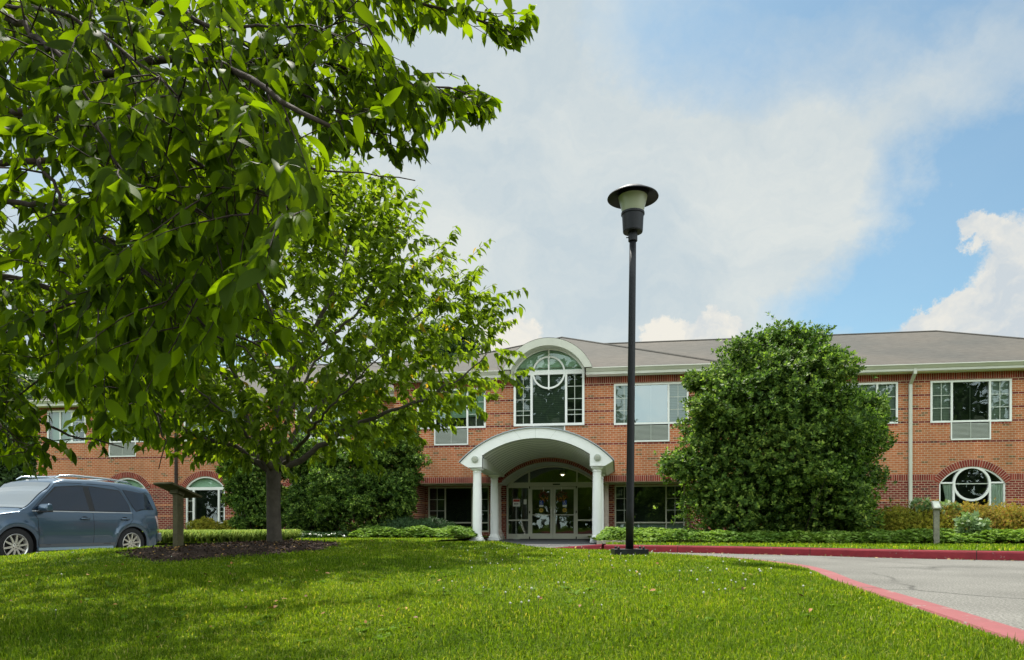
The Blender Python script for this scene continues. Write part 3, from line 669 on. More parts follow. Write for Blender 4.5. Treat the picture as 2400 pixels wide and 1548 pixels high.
# windows
def bar(b, u0, u1, z0, z1, V, d=.07, mi=0): b.box(u0, u1, V, V + d, z0, z1, mi)
def pane(par, u0, u1, z0, z1, V, back='painted_dark', mat='glass', bz=None, bm=None):
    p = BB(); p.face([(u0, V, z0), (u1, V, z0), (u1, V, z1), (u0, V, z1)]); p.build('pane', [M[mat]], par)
    q = BB(); q.face([(u0 - .05, V + .22, z0 - .05), (u1 + .05, V + .22, z0 - .05), (u1 + .05, V + .22, z1 + .05), (u0 - .05, V + .22, z1 + .05)]); q.build('window_backing', [M[back]], par)  # backing sheet; the dark ones paint the unlit room into the colour
    if bm:
        q = BB(); q.box(u0 - .02, u1 + .02, V + .07, V + .085, bz, z1 + .02); q.build('blind', [M[bm]], par)
def muntins(par, u0, u1, z0, z1, V, nu, nz, extra=()):
    b = BB(); t = .011
    for k in range(1, nu): u = u0 + (u1 - u0) * k / nu; b.box(u - t, u + t, V - .012, V - .004, z0, z1)
    for k in range(1, nz): z = z0 + (z1 - z0) * k / nz; b.box(u0, u1, V - .014, V - .002, z - t, z + t)
    for z in extra: b.box(u0, u1, V - .014, V - .002, z - t, z + t)
    if b.v: b.build('muntin', [M['muntin']], par)
def louver(par_u0, par_u1, z0, z1, V, par=None):
    b = BB(); t = .045
    b.box(par_u0, par_u0 + t, V - .02, V + .10, z0, z1, 0); b.box(par_u1 - t, par_u1, V - .02, V + .10, z0, z1, 0); b.box(par_u0, par_u1, V - .022, V + .10, z0 - .001, z0 + t, 0)
    fr = b.build('vent_grille', [M['white']], par)
    s = BB(); n = int((z1 - z0 - t) / .045)
    for i in range(n):
        z = z0 + t + .045 * i; s.face([(par_u0 + t, V - .005, z), (par_u1 - t, V - .005, z), (par_u1 - t, V + .035, z + .040), (par_u0 + t, V + .035, z + .040)], 0)
        s.face([(par_u0 + t, V - .005, z), (par_u1 - t, V - .005, z), (par_u1 - t, V - .004, z + .014), (par_u0 + t, V - .004, z + .014)], 0)
    m = (par_u0 + par_u1) / 2; s.box(m - .012, m + .012, V - .012, V + .02, z0 + t, z1)
    s.build('slats', [M['louver']], fr)
    q = BB(); q.face([(par_u0, V + .08, z0), (par_u1, V + .08, z0), (par_u1, V + .08, z1), (par_u0, V + .08, z1)]); q.build('grille_back', [M['painted_dark']], fr)
def triple(u0, V, back=('painted_dark',) * 3, blinds=(None,) * 3, mats=('glass',) * 3, z0=WZ0, z1=WZ1, bz=None):
    b = BB(); t = .07; v = V - .03; u1 = u0 + 2.79; a = u0 + .74; c = u0 + 2.05
    bar(b, u0, u0 + t, z0, z1, v); bar(b, u1 - t, u1, z0, z1, v); bar(b, u0 + t, u1 - t, z1 - t, z1, v - .002); bar(b, u0 + t, u1 - t, z0, z0 + t, v - .002)
    bar(b, a - .035, a + .035, z0 + t, z1 - t, v - .006); bar(b, c - .035, c + .035, z0 + t, z1 - t, v - .006)
    o = b.build('window', [M['white']])
    cells = ((u0 + t, a - .035), (a + .035, c - .035), (c + .035, u1 - t)); vp = V + .015
    for i, (p, q) in enumerate(cells):
        pane(o, p, q, z0 + t, z1 - t, vp, back[i], mats[i], (bz[i] if bz else z0 + t - .02), blinds[i])
        if i != 1: muntins(o, p, q, z0 + t, z1 - t, vp, 2, 3)
    s = BB(); m = (cells[1][0] + cells[1][1]) / 2; s.box(m - .004, m + .004, vp + .02, vp + .028, z0 + t, z1 - t); s.build('blind_cord', [M['muntin']], o)
    louver(a - .035, c + .035, 3.76, z0, V - .012)
    return o
triple(-.14, V1, back=('screen', 'painted_dark', 'screen'), mats=('glass', 'glass_sky', 'glass'), blinds=('blind_grey', None, 'blind_grey'))
triple(-7.93, V1, back=('screen', 'painted_dark', 'screen'), blinds=(None, 'blind', 'blind'), bz=(0, 4.85, 4.9))
triple(R2, V3, back=('screen', 'painted_dark', 'screen'), blinds=('blind_grey', None, 'blind_grey'))
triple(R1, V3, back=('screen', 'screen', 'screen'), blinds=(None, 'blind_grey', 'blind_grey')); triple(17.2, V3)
for u in LW[1:]: triple(u, V4, back=('screen', 'painted_dark', 'screen'), blinds=('blind_grey', 'blind', 'blind_grey'), bz=(4.4, 4.9, 4.4))
def window_end():
    b = BB(); t = .07; v = V4 - .03; u0, u1, z0, z1 = -26.6, -24.58, 4.45, 5.98; a = -25.30
    for p, q in ((u0, u0 + t), (a - .05, a + .05), (u1 - t, u1), (-25.95, -25.88)): bar(b, p, q, z0 + (t if p == a - .05 else 0), z1 - (t if p == a - .05 else 0), v)
    bar(b, u0, u1, z1 - t, z1, v - .003); bar(b, u0, u1, z0, z0 + t, v - .003); o = b.build('window', [M['white']])
    pane(o, u0 + t, -25.95, z0 + t, z1 - t, V4 + .015, 'blind'); pane(o, -25.88, a - .05, z0 + t, z1 - t, V4 + .015, 'blind'); pane(o, a + .05, u1 - t, z0 + t, z1 - t, V4 + .015, 'painted_dark')
    muntins(o, a + .05, u1 - t, z0 + t, z1 - t, V4 + .015, 2, 3)
window_end()
# lower recess windows
def low(u0, u1, V, backs):
    b = BB(); t = .06; z0, z1 = .30, 2.2; a = u0 + .74; c = u1 - .74; v = V + .03
    for p, q in ((u0, u0 + t), (u1 - t, u1)): bar(b, p, q, z0, z1, v)
    for p, q in ((a - .025, a + .025), (c - .025, c + .025)): bar(b, p, q, z0 + t, z1 - t, v - .002)
    bar(b, u0 + t, u1 - t, z1 - t, z1, v - .004); bar(b, u0 + t, u1 - t, z0, z0 + t, v - .004); bar(b, u0 + t, u1 - t, .66, .715, v - .006)
    o = b.build('window', [M['cream']])
    for i, (p, q) in enumerate(((u0 + t, a - .025), (a + .025, c - .025), (c + .025, u1 - t))):
        pane(o, p, q, .715, z1 - t, V + .07, backs[i]); pane(o, p, q, z0 + t, .66, V + .07, backs[i], bz=.3, bm='blind_grey' if u0 > -2 else None)
        if i != 1: muntins(o, p, q, .715, z1 - t, V + .07, 2, 3)
low(-.12, 2.67, V2, ('painted_dark', 'painted_dark', 'painted_dark')); low(-7.93, -5.30, V2, ('painted_dark',) * 3)
# great window of the entrance block under the barrel gable
DZ = 6.42; DR = 1.02; VD = V1 - .10
def dome(u, w=1.375, r=1.0):
    Rr = (w * w + r * r) / (2 * r); x = min(abs(u - BC), w); return math.sqrt(max(Rr * Rr - x * x, 0)) - (Rr - r)
def arcpts(w, r, z, v, n=32):
    return [(BC - w * math.cos(math.pi * k / n), v, z + dome(BC - w * math.cos(math.pi * k / n), w, r)) for k in range(n + 1)]
b = BB(); t = .085
bar(b, DW0, DW0 + t, 4.44, DZ, VD, .14); bar(b, DW1 - t, DW1, 4.44, DZ, VD, .14); bar(b, DW0 + t, DW1 - t, 4.44, 4.53, VD - .003, .14); bar(b, DW0 - .0, DW1 + .0, DZ, DZ + .17, VD - .006, .15)
bar(b, BC - .68 - .035, BC - .68 + .05, 4.53, DZ, VD - .005, .12); bar(b, BC + .68 - .05, BC + .68 + .035, 4.53, DZ, VD - .005, .12)
Z0 = DZ + .17
A = arcpts(1.375, .86, Z0, VD); B = arcpts(1.30, .79, Z0, VD); b.strip(A, B); b.strip(B, [(p[0], VD + .1, p[2]) for p in B])
bar(b, BC - .03, BC + .03, Z0, Z0 + .80, VD - .004, .06); bar(b, BC - .03, BC + .03, Z0 - .76, DZ, VD - .004, .06)
def annulus(b, c, zc, r0, r1, v, a0=0, a1=2 * math.pi, n=48, d=.05):
    A = [(c + r0 * math.cos(a0 + (a1 - a0) * k / n), v, zc + r0 * math.sin(a0 + (a1 - a0) * k / n)) for k in range(n + 1)]
    B = [(c + r1 * math.cos(a0 + (a1 - a0) * k / n), v, zc + r1 * math.sin(a0 + (a1 - a0) * k / n)) for k in range(n + 1)]
    b.strip(A, B); b.strip(A, [(p[0], v + d, p[2]) for p in A]); b.strip(B, [(p[0], v + d, p[2]) for p in B])
annulus(b, BC, DZ + .08, .575, .640, VD - .012)
dw = b.build('window', [M['white']])
vp = VD + .06
pane(dw, DW0 + t, BC - .715, 4.53, DZ, vp, 'screen', bz=4.9, bm='blind_dark'); pane(dw, BC - .63, BC + .63, 4.53, DZ, vp, 'painted_dark', bz=4.55, bm='blind_dark'); pane(dw, BC + .715, DW1 - t, 4.53, DZ, vp, 'painted_dark')
for p, q in ((DW0 + t, BC - .715), (BC + .715, DW1 - t)): muntins(dw, p, q, 4.53, DZ, vp, 2, 1, extra=(4.86, 4.98 + .1, 5.47, 5.95)[:1] + (5.04, 5.47, 5.95))
p = BB(); p.face(arcpts(1.31, .80, Z0 - .01, vp)); p.build('pane', [M['glass']], dw)
p = BB(); p.face(arcpts(1.33, .80, Z0 - .01, vp + .12)); p.build('blind', [M['blind']], dw)
louver(BC - .63, BC + .63, 3.9, 4.44, V1 - .012)
# barrel gable over it
b = BB(); RW = 1.70; RH = 1.16; vz = 26.62
zs = 6.53
def arcw(w, r, z, v, n=36):
    Rr = (w * w + r * r) / (2 * r); a0 = math.asin(min(1, w / Rr)); a0 = a0 if r <= w else math.pi - a0
    return [(BC + Rr * math.sin(-a0 + 2 * a0 * k / n), v, z + r - Rr + Rr * math.cos(-a0 + 2 * a0 * k / n)) for k in range(n + 1)]
OA = arcw(RW, RH, zs, vz); IA = arcw(1.40, .88, zs, vz)
IA[0] = (IA[0][0], vz, zs - .0); b.strip(OA, IA)
OB = [(p[0], vz + 6.0, p[2]) for p in OA]
IB = [(p[0], V1 + .05, p[2]) for p in IA]; b.strip(IA, IB)
for sg in (-1, 1):
    b.face([(BC + sg * 1.40, vz, zs), (BC + sg * 1.40, V1, zs), (BC + sg * 1.40, V1, zs - .32), (BC + sg * 1.40, vz, zs - .32)])
b.build('arched_gable', [M['gutter']])
b = BB(); OA2 = [(p[0], vz - .01, p[2] + .012) for p in OA]; b.strip(OA2, [(p[0], vz + 6, p[2]) for p in OA2]); b.build('gable_roof', [M['shingle']])
# gable wall behind glass (cheek above wall top)
b = BB(); b.face(arcpts(1.39, .90, 6.5, V1 + .30)); b.build('gable_backing', [M['painted_dark']])
# roofs (slope .449)
SL = .449; EZ = 6.50; EV = V1 - .5; EV3 = V3 - .5; EV4 = V4 - .5
def rz(v, ev, ez=EZ): return ez + SL * (v - ev)
RV = 34.36; RZ = rz(RV, EV3)
b = BB()
u0, u1 = BU0 - .5, BU1 + .5; hw = (u1 - u0) / 2; ap = (BC, EV + hw, EZ + SL * hw)
# entrance block: hip end cut round the arched gable
def hipz(u, v): return EZ + SL * (v - EV)
gl, gr = BC - 1.42, BC + 1.42
b.face([(u0, EV, EZ), (gl, EV, EZ), (gl, EV + (gl - u0), EZ + SL * (gl - u0))])
b.face([(gr, EV, EZ), (u1, EV, EZ), (gr, EV + (u1 - gr), EZ + SL * (u1 - gr))])
b.face([(gl, EV + .86, hipz(0, EV + .86)), (gr, EV + .86, hipz(0, EV + .86)), (gr, EV + (u1 - gr), EZ + SL * (u1 - gr)), ap, (gl, EV + (gl - u0), EZ + SL * (gl - u0))])
b.face([(u1, EV, EZ), (u1, 42, EZ), (BC, 42, ap[2]), ap]); b.face([(u0, EV, EZ), (u0, 42, EZ), (BC, 42, ap[2]), ap])
# right wing
RU = 14.28
b.face([(BU1 - 3, EV3, EZ), (RU + (RV - EV3), EV3, EZ), (RU, RV, RZ), (BU1 - 9, RV, RZ)])
b.face([(RU + (RV - EV3), EV3, EZ), (RU + (RV - EV3), 41.5, EZ), (RU, RV, RZ)])
b.face([(BU1 - 9, RV, RZ), (RU, RV, RZ), (RU + 6.5, 41.5, EZ), (BU1 - 9, 41.5, EZ)])
# left wing
EZ4 = 6.34; LR = 35.0; LZ = rz(LR, EV4, EZ4)
b.face([(LU0 - .5, EV4, EZ4), (BU0 + 4, EV4, EZ4), (BU0 + 6, LR, LZ), (LU0 - .5 + (LR - EV4), LR, LZ)])
b.face([(LU0 - .5, EV4, EZ4), (LU0 - .5, 41.5, EZ4), (LU0 - .5 + (LR - EV4), LR, LZ)])
b.face([(LU0 + 5.4, LR, LZ), (BU0 + 6, LR, LZ), (BU0 + 6, 41.5, EZ4), (LU0 - .5, 41.5, EZ4)])
roof = b.build('roof', [M['shingle']])
b = BB()
def cap(p, q): b.tube([(p[0], p[1], p[2] + .01), (q[0], q[1], q[2] + .01)], .045, 5)
cap(ap, (u1, EV, EZ)); cap(ap, (u0, EV, EZ)); cap((RU, RV, RZ), (RU + (RV - EV3), EV3, EZ)); cap((-1, RV, RZ), (RU, RV, RZ)); cap((LU0 - .5, EV4, EZ4), (LU0 - .5 + LR - EV4, LR, LZ)); cap((LU0 + 5.4, LR, LZ), (BU0 + 6, LR, LZ))
b.build('ridge_caps', [M['shingle']], roof)
# gutters + fascia + soffit
def gutter(ua, ub, ev, ez, wallv):
    b = BB(); prof = [(ev - .10, ez + .03), (ev - .115, ez + .0), (ev - .085, ez - .03), (ev - .05, ez - .075), (ev - .03, ez - .105), (ev + .0, ez - .11)]
    b.strip([(ua, v, z) for v, z in prof], [(ub, v, z) for v, z in prof]); b.face([(ua, v, z) for v, z in prof] + [(ua, ev, ez + .03)]); b.face([(ub, v, z) for v, z in prof] + [(ub, ev, ez + .03)])
    b.box(ua, ub, ev + .002, ev + .03, ez - .20, ez + .0)
    b.build('gutter', [M['gutter']])
    s = BB(); s.box(ua, ub, ev + .005, wallv + .05, ez - .212, ez - .202); s.build('soffit', [M['soffit']])
gutter(u0, BC - RW + .25, EV, EZ, V1); gutter(BC + RW - .25, u1, EV, EZ, V1); gutter(u1 + .001, RU + (RV - EV3), EV3, EZ, V3); gutter(LU0 - .5, u0 - .001, EV4, EZ4, V4)
def downspout(u, ev, wv, ez, mat, name='downspout'):
    b = BB(); t = .055
    b.box(u - t, u + t, ev - .02, ev + .09, ez - .32, ez - .05)
    pts = [(ev + .03, ez - .30), (wv - .07, ez - .62)]
    b.face([(u - t, pts[0][0] - .05, pts[0][1]), (u + t, pts[0][0] - .05, pts[0][1]), (u + t, pts[1][0] - .05, pts[1][1]), (u - t, pts[1][0] - .05, pts[1][1])])
    for sg in (-1, 1): b.face([(u + sg * t, pts[0][0] - .05, pts[0][1]), (u + sg * t, pts[0][0] + .06, pts[0][1]), (u + sg * t, pts[1][0] + .05, pts[1][1]), (u + sg * t, pts[1][0] - .05, pts[1][1])])
    b.box(u - t, u + t, wv - .115, wv - .02, -.1, ez - .60)
    for z in (1.2, 2.9, 4.4): b.box(u - t - .012, u + t + .012, wv - .12, wv - .002, z, z + .03)
    b.build(name, [M[mat]])
downspout(10.90, EV3, V3, EZ, 'gutter'); downspout(-16.68, EV4, V4, EZ4, 'white'); downspout(-19.95, EV4, V4, EZ4, 'bark_dark')
# arched windows
def arch_window_right(h, V):
    b = BB(); c = (h['u0'] + h['u1']) / 2; wd = 1.14; v = V + .02; z0 = h['z0']; zs_ = 2.13; t = .055
    def aw(w, r, z, v): 
        Rr = (w * w + r * r) / (2 * r); a0 = math.asin(min(1, w / Rr)); return [(c + Rr * math.sin(-a0 + 2 * a0 * k / 32), v, z + r - Rr + Rr * math.cos(-a0 + 2 * a0 * k / 32)) for k in range(33)]
    A = aw(wd, .63, zs_, v); B = aw(wd - t, .575, zs_, v); b.strip(A, B); b.strip(B, [(p[0], v + .08, p[2]) for p in B])
    for u in (c - wd, c + wd - t): b.box(u, u + t, v, v + .08, z0, zs_ + .02)
    b.box(c - wd + t, c - .58, v - .002, v + .07, zs_ - .0, zs_ + .06); b.box(c + .58, c + wd - t, v - .002, v + .07, zs_, zs_ + .06)
    b.box(c - .66, c - .59, v - .004, v + .07, z0, zs_ + .06); b.box(c + .59, c + .66, v - .004, v + .07, z0, zs_ + .06)
    b.box(c - wd + t, c + wd - t, v - .003, v + .07, z0, z0 + .07)
    annulus(b, c, zs_ - .005, .575, .655, v - .012, d=.07)
    o = b.build('window', [M['white']])
    p = BB(); p.face([(c - wd, v + .06, z0), (c + wd, v + .06, z0)] + list(reversed(aw(wd, .62, zs_, v + .06)))); p.build('pane', [M['glass']], o)
    p = BB(); p.face([(c - wd - .1, v + .5, z0 - .1), (c + wd + .1, v + .5, z0 - .1), (c + wd + .1, v + .5, 2.9), (c - wd - .1, v + .5, 2.9)]); p.build('window_backing', [M['painted_dark']], o)  # dark sheet close behind the glass stands in for the unlit room
    q = BB()
    for a0, a1, s0, s1 in ((c + .68, c + wd - .04, c + .68, c + wd - .04), (c - .80, c - .66, c - .98, c - .66)):
        n = 24; A = []; B = []
        for k in range(n + 1):
            f = k / n; yy = .085 + .018 * math.sin(k * 2.4); A.append((s0 + (s1 - s0) * f, v + yy, 2.12)); B.append((a0 + (a1 - a0) * f, v + yy, 1.15))
        q.strip(A, B); q.strip(B, [(s0 * .5 + a0 * .5 + (s1 - (s0 + a0) / 2) * k / n, p_[1], .35) for k, p_ in enumerate(B)])
    q.build('curtain', [M['curtain']], o)
    q = BB(); q.box(c - .57, c + .57, v + .03, v + .06, zs_ - .02, zs_ + .01); q.build('muntin', [M['muntin']], o)
arch_window_right(RA, V3); arch_window_right(H_(6.1, 8.38, .35, 2.13, .63), V3); arch_window_right(far[2], V3)
def arch_window_left(h, V):
    b = BB(); u0, u1 = h['u0'], h['u1']; c = (u0 + u1) / 2; wd = (u1 - u0) / 2; v = V + .02; t = .07; z0 = h['z0']; zs_ = h['z1']
    def aw(w, r, z, v): 
        Rr = (w * w + r * r) / (2 * r); a0 = math.asin(min(1, w / Rr)); return [(c + Rr * math.sin(-a0 + 2 * a0 * k / 32), v, z + r - Rr + Rr * math.cos(-a0 + 2 * a0 * k / 32)) for k in range(33)]
    A = aw(wd, h['rise'], zs_, v); B = aw(wd - t, h['rise'] - t, zs_, v); b.strip(A, B); b.strip(B, [(p[0], v + .08, p[2]) for p in B])
    for u in (u0, u1 - t): b.box(u, u + t, v, v + .08, z0, zs_ + .01)
    b.box(u0 + t, u1 - t, v - .004, v + .08, zs_ - .10, zs_ + .03); b.box(u0 + t, u1 - t, v - .006, v + .08, .62, .72)
    b.box(u0 + .33, u0 + .42, v - .002, v + .07, z0, zs_ - .1); b.box(u1 - .36, u1 - .28, v - .002, v + .07, .72, zs_ - .1); b.box(u0 + t, u0 + .33, v + .01, v + .05, z0, .62)
    o = b.build('window', [M['white']])
    p = BB(); p.face(aw(wd - .04, h['rise'] - .04, zs_ + .01, v + .05)); p.build('pane', [M['glass']], o)
    p = BB(); p.face(aw(wd - .02, h['rise'] - .02, zs_ + .0, v + .16)); p.build('blind', [M['blind']], o)
    pane(o, u0 + .42, u1 - .36, .72, zs_ - .1, v + .05, 'painted_dark')
    for a, c2 in ((u0 + t, u0 + .33), (u1 - .28, u1 - t)): pane(o, a, c2, .72, zs_ - .1, v + .05, 'screen'); muntins(o, a, c2, .72, zs_ - .1, v + .05, 1, 3)
    q = BB()
    for k in range(7): q.box(u0 + .42, u1 - t, v + .03 + .001 * k, v + .045, .30 + k * .045, .33 + k * .045)
    q.build('vent_slats', [M['louver']], o)
for h in LA + [H_(-14.5, -12.6, .28, 2.29, .52)]: arch_window_left(h, V4)

# entrance glazing (in the recess plane)
b = BB(); v = V2 + .04; E0, E1 = ARC['u0'], ARC['u1']; t = .07; HD = 2.18
dl, dr = BC - .93, BC + .93                     # double door
sh = .02
for u in (E0 + .02, E1 - .02 - t): b.box(u, u + t, v, v + .1, 0, 2.5)
b.box(E0 + .09, E1 - .09, v - .004, v + .11, HD, HD + .17)
for u in (dl - .09, dr + .03): b.box(u, u + .06, v - .002, v + .1, 0.01, 2.9)
A = [(ARC['u0'] + 3.9 * k / 32, v, arch_z(ARC, ARC['u0'] + 3.9 * k / 32) - .02) for k in range(33)]
B = [(BC + (p[0] - BC) * .965, v, p[2] - .06) for p in A]; b.strip(A, B); b.strip(B, [(p[0], v + .08, p[2]) for p in B])
for a, c in ((E0 + .09, dl - .09), (dr + .09, E1 - .09)):
    b.box(a, c, v, v + .08, .02, .22); b.box(a, c, v - .001, v + .08, .76, .82); b.box(a, c, v + .001, v + .08, HD - .05, HD)
ent = b.build('entrance_frame', [M['cream']])
for a, c in ((E0 + .09, dl - .09), (dr + .09, E1 - .09)):
    p = BB(); p.face([(a, v + .05, .22), (c, v + .05, .22), (c, v + .05, HD - .05), (a, v + .05, HD - .05)]); p.build('pane', [M['glass']], ent)
p = BB(); p.face([(q[0], v + .05, q[2] + .02) for q in B] + [(B[-1][0], v + .05, HD + .17), (B[0][0], v + .05, HD + .17)]); p.build('pane', [M['glass']], ent)
p = BB(); p.box(BC + .0, BC + .30, v - .03, v - .004, HD + .06, HD + .11); p.build('door_sensor', [M['black']], ent)
for sg in (-1, 1):
    a, c = (dl - .03, BC - .006) if sg < 0 else (BC + .006, dr + .03)
    b = BB(); s_ = .10; vv = v + .02
    b.box(a, a + s_, vv, vv + .05, .02, HD - .01); b.box(c - s_, c, vv, vv + .05, .02, HD - .01); b.box(a + s_, c - s_, vv + .001, vv + .05, .02, .24); b.box(a + s_, c - s_, vv + .001, vv + .05, HD - .12, HD - .01)
    b.box(a + s_, c - s_, vv - .004, vv + .04, .99, 1.03)
    d = b.build('door', [M['cream']])
    p = BB(); p.face([(a + s_, vv + .03, .24), (c - s_, vv + .03, .24), (c - s_, vv + .03, HD - .12), (a + s_, vv + .03, HD - .12)]); p.build('pane', [M['glass']], d)
    hx = BC - sg * -.07; b = BB(); b.tube([(hx, vv, .96), (hx, vv - .07, .97), (hx, vv - .07, 1.22), (hx, vv, 1.23)], .014, 8); b.box(hx - .02, hx + .02, vv - .012, vv, .93, 1.26); b.build('handle', [M['white']], d, smooth=False)
    hz = a - .005 if sg < 0 else c + .005; b = BB()
    for z in (.06, 1.12, 2.14): b.box(hz - .02, hz + .02, vv - .03, vv + .0, z - .05, z + .05)
    b.build('hinge', [M['bark_dark']], d)
    dc = (a + c) / 2 - .04 * sg * 0; b = BB()
    b.box(dc - .085, dc + .085, vv + .018, vv + .026, 1.42, 1.60, 0); b.box(dc - .085, dc + .085, vv + .018, vv + .026, 1.34, 1.42, 1)
    # wheelchair mark: head, back, seat, wheel arc
    z_ = 1.51
    b.box(dc - .012, dc + .012, vv + .012, vv + .017, z_ + .045, z_ + .068, 1); b.box(dc - .010, dc + .004, vv + .012, vv + .017, z_ - .02, z_ + .04, 1); b.box(dc - .008, dc + .035, vv + .012, vv + .017, z_ - .02, z_ - .006, 1); b.box(dc + .026, dc + .038, vv + .012, vv + .017, z_ - .06, z_ - .01, 1)
    annulus_pts = [(dc - .004 + .045 * math.cos(x), vv + .014, z_ - .02 + .045 * math.sin(x)) for x in [math.pi * .6 + k * .25 for k in range(17)]]; b.tube(annulus_pts, .005, 5, 1)
    b.build('access_sticker', [pmat('blue sticker', (.02, .07, .42), .5), M['white']], d)
    b = BB(); b.prism([(dc + .085 * math.cos(k * math.pi / 12), 1.20 + .085 * math.sin(k * math.pi / 12)) for k in range(24)], vv + .018, vv + .026, 0); b.prism([(dc + .05 * math.cos(k * math.pi / 8), 1.20 + .04 * math.sin(k * math.pi / 8)) for k in range(16)], vv + .013, vv + .0178, 1)
    b.build('caution_sticker', [M['copper'], pmat('sticker print', (.30, .17, .02), .6)], d)
# interior of the lobby: floor, back wall, ceiling, a far window with daylight
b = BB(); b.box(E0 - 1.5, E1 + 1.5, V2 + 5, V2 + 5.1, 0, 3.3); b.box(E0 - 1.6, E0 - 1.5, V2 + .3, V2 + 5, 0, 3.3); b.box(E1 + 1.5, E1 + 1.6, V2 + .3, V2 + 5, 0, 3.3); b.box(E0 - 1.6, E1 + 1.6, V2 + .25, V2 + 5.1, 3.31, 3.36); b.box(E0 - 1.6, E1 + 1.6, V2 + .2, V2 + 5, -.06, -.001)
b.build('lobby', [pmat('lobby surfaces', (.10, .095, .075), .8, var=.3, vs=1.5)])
# front porch columns and canopy
PU = 1.98; PVF, PVB = 23.0, 26.3; CZ = 2.47
pc = BB()
cz0, cz1 = 2.47, 2.66; fv0, fv1 = 22.72, 22.84
OA = [(-2.5, 2.64)] ; 
def arc2(w, r, z, n=40):
    Rr = (w * w + r * r) / (2 * r); a0 = math.asin(min(1, w / Rr)); return [(BC + Rr * math.sin(-a0 + 2 * a0 * k / n), z + r - Rr + Rr * math.cos(-a0 + 2 * a0 * k / n)) for k in range(n + 1)]
outer = arc2(2.50, 1.10, 2.63); inner = arc2(1.76, .54, 2.86)
# front fascia: arch band + footing over the columns
n = len(outer); m_ = n
b = BB()
for side in (0, 1):
    v_ = fv0 if side == 0 else fv1
    b.strip([(p[0], v_, p[1]) for p in outer], [(p[0], v_, p[1]) for p in inner])
    for sg in (-1, 1):
        b.face([(BC + sg * 2.50, v_, 2.63), (BC + sg * 2.24, v_, cz0), (BC + sg * 1.76, v_, cz0), (BC + sg * 1.76, v_, 2.86)])
b.strip([(p[0], fv0, p[1]) for p in inner], [(p[0], fv1, p[1]) for p in inner])
# side beams running back over the columns
for sg in (-1, 1):
    a, c = sorted((BC + sg * 1.76, BC + sg * 2.24)); b.box(a, c, fv1, V1, cz0, 2.80)
    b.face([(BC + sg * 2.50, fv0, 2.63), (BC + sg * 2.24, fv0, cz0), (BC + sg * 2.24, V1, cz0), (BC + sg * 2.50, V1, 2.63)])
porch = b.build('portico', [M['column']])
b = BB(); inn2 = arc2(1.76, .55, 2.84); inn3 = arc2(1.76, .66, 2.55); b.strip([(p[0], fv1, p[1]) for p in inn2], [(p[0], V1 - .02, p[1]) for p in inn3]); b.build('soffit', [M['soffit']], porch)
b = BB(); o2 = [(BC + (p[0] - BC) * 1.015, p[1] + .035) for p in outer]
b.strip([(p[0], fv0 - .05, p[1]) for p in o2], [(p[0], V1, p[1]) for p in o2]); b.strip([(p[0], fv0 - .05, p[1]) for p in o2], [(p[0], fv0 - .05, p[1] - .035) for p in o2]); 
b.strip([(p[0], fv0 - .05, p[1] - .035) for p in o2], [(p[0], V1, p[1] - .035) for p in o2])
b.build('canopy_roof', [pmat('grey metal canopy roof', (.35, .37, .38), .4, .5)], porch)
b = BB()
for k in range(5, 36, 5): # panel joints in the fascia
    p, q = outer[k], inner[k]; b.face([(p[0] - .004, fv0 - .002, p[1]), (p[0] + .004, fv0 - .002, p[1]), (q[0] + .004, fv0 - .002, q[1]), (q[0] - .004, fv0 - .002, q[1])])
b.build('fascia_joints', [M['muntin']], porch)
def column(u, v, z0, z1, mat, r=.155, par=None, name='column'):
    b = BB(); b.box(u - r * 1.42, u + r * 1.42, v - r * 1.42, v + r * 1.42, z0, z0 + .09); 
    prof = [(r * 1.38, z0 + .09), (r * 1.42, z0 + .12), (r * 1.34, z0 + .16), (r * 1.12, z0 + .185), (r * 1.12, z0 + .22), (r * 1.0, z0 + .25), (r * 1.0, z0 + (z1 - z0) * .35), (r * .97, z0 + (z1 - z0) * .6), (r * .87, z1 - .20), (r * .87, z1 - .17), (r * .98, z1 - .16), (r * .98, z1 - .14), (r * .88, z1 - .125), (r * .90, z1 - .10), (r * 1.15, z1 - .06)]
    b.lathe(prof, (u, v), 32); b.box(u - r * 1.22, u + r * 1.22, v - r * 1.22, v + r * 1.22, z1 - .06, z1 - .001)
    o = b.build(name, [mat], par); 
    for p in o.data.polygons: p.use_smooth = len(p.vertices) == 4 and abs(p.normal.z) < .98 and p.area < .2 and False
    return o
for v in (PVF, PVB):
    for sg in (-1, 1): column(BC + sg * PU, v, 0.0 if v > 25 or sg < 0 else 0.0, CZ, M['column'], par=porch)
for sg in (-1, 1):
    column(BC + sg * 2.15, 28.05, .15, 2.23, M['stone'], .15)
    b = BB(); b.box(BC + sg * 2.15 - .25, BC + sg * 2.15 + .25, 27.8, 28.3, -.05, .15); b.build('column_base', [M['concrete']])
for sg in (-1, 1):
    b = BB(); b.box(BC + sg * PU - .27, BC + sg * PU + .27, PVF - .27, PVF + .27, -.25, -.002); b.build('plinth', [M['concrete']], porch)
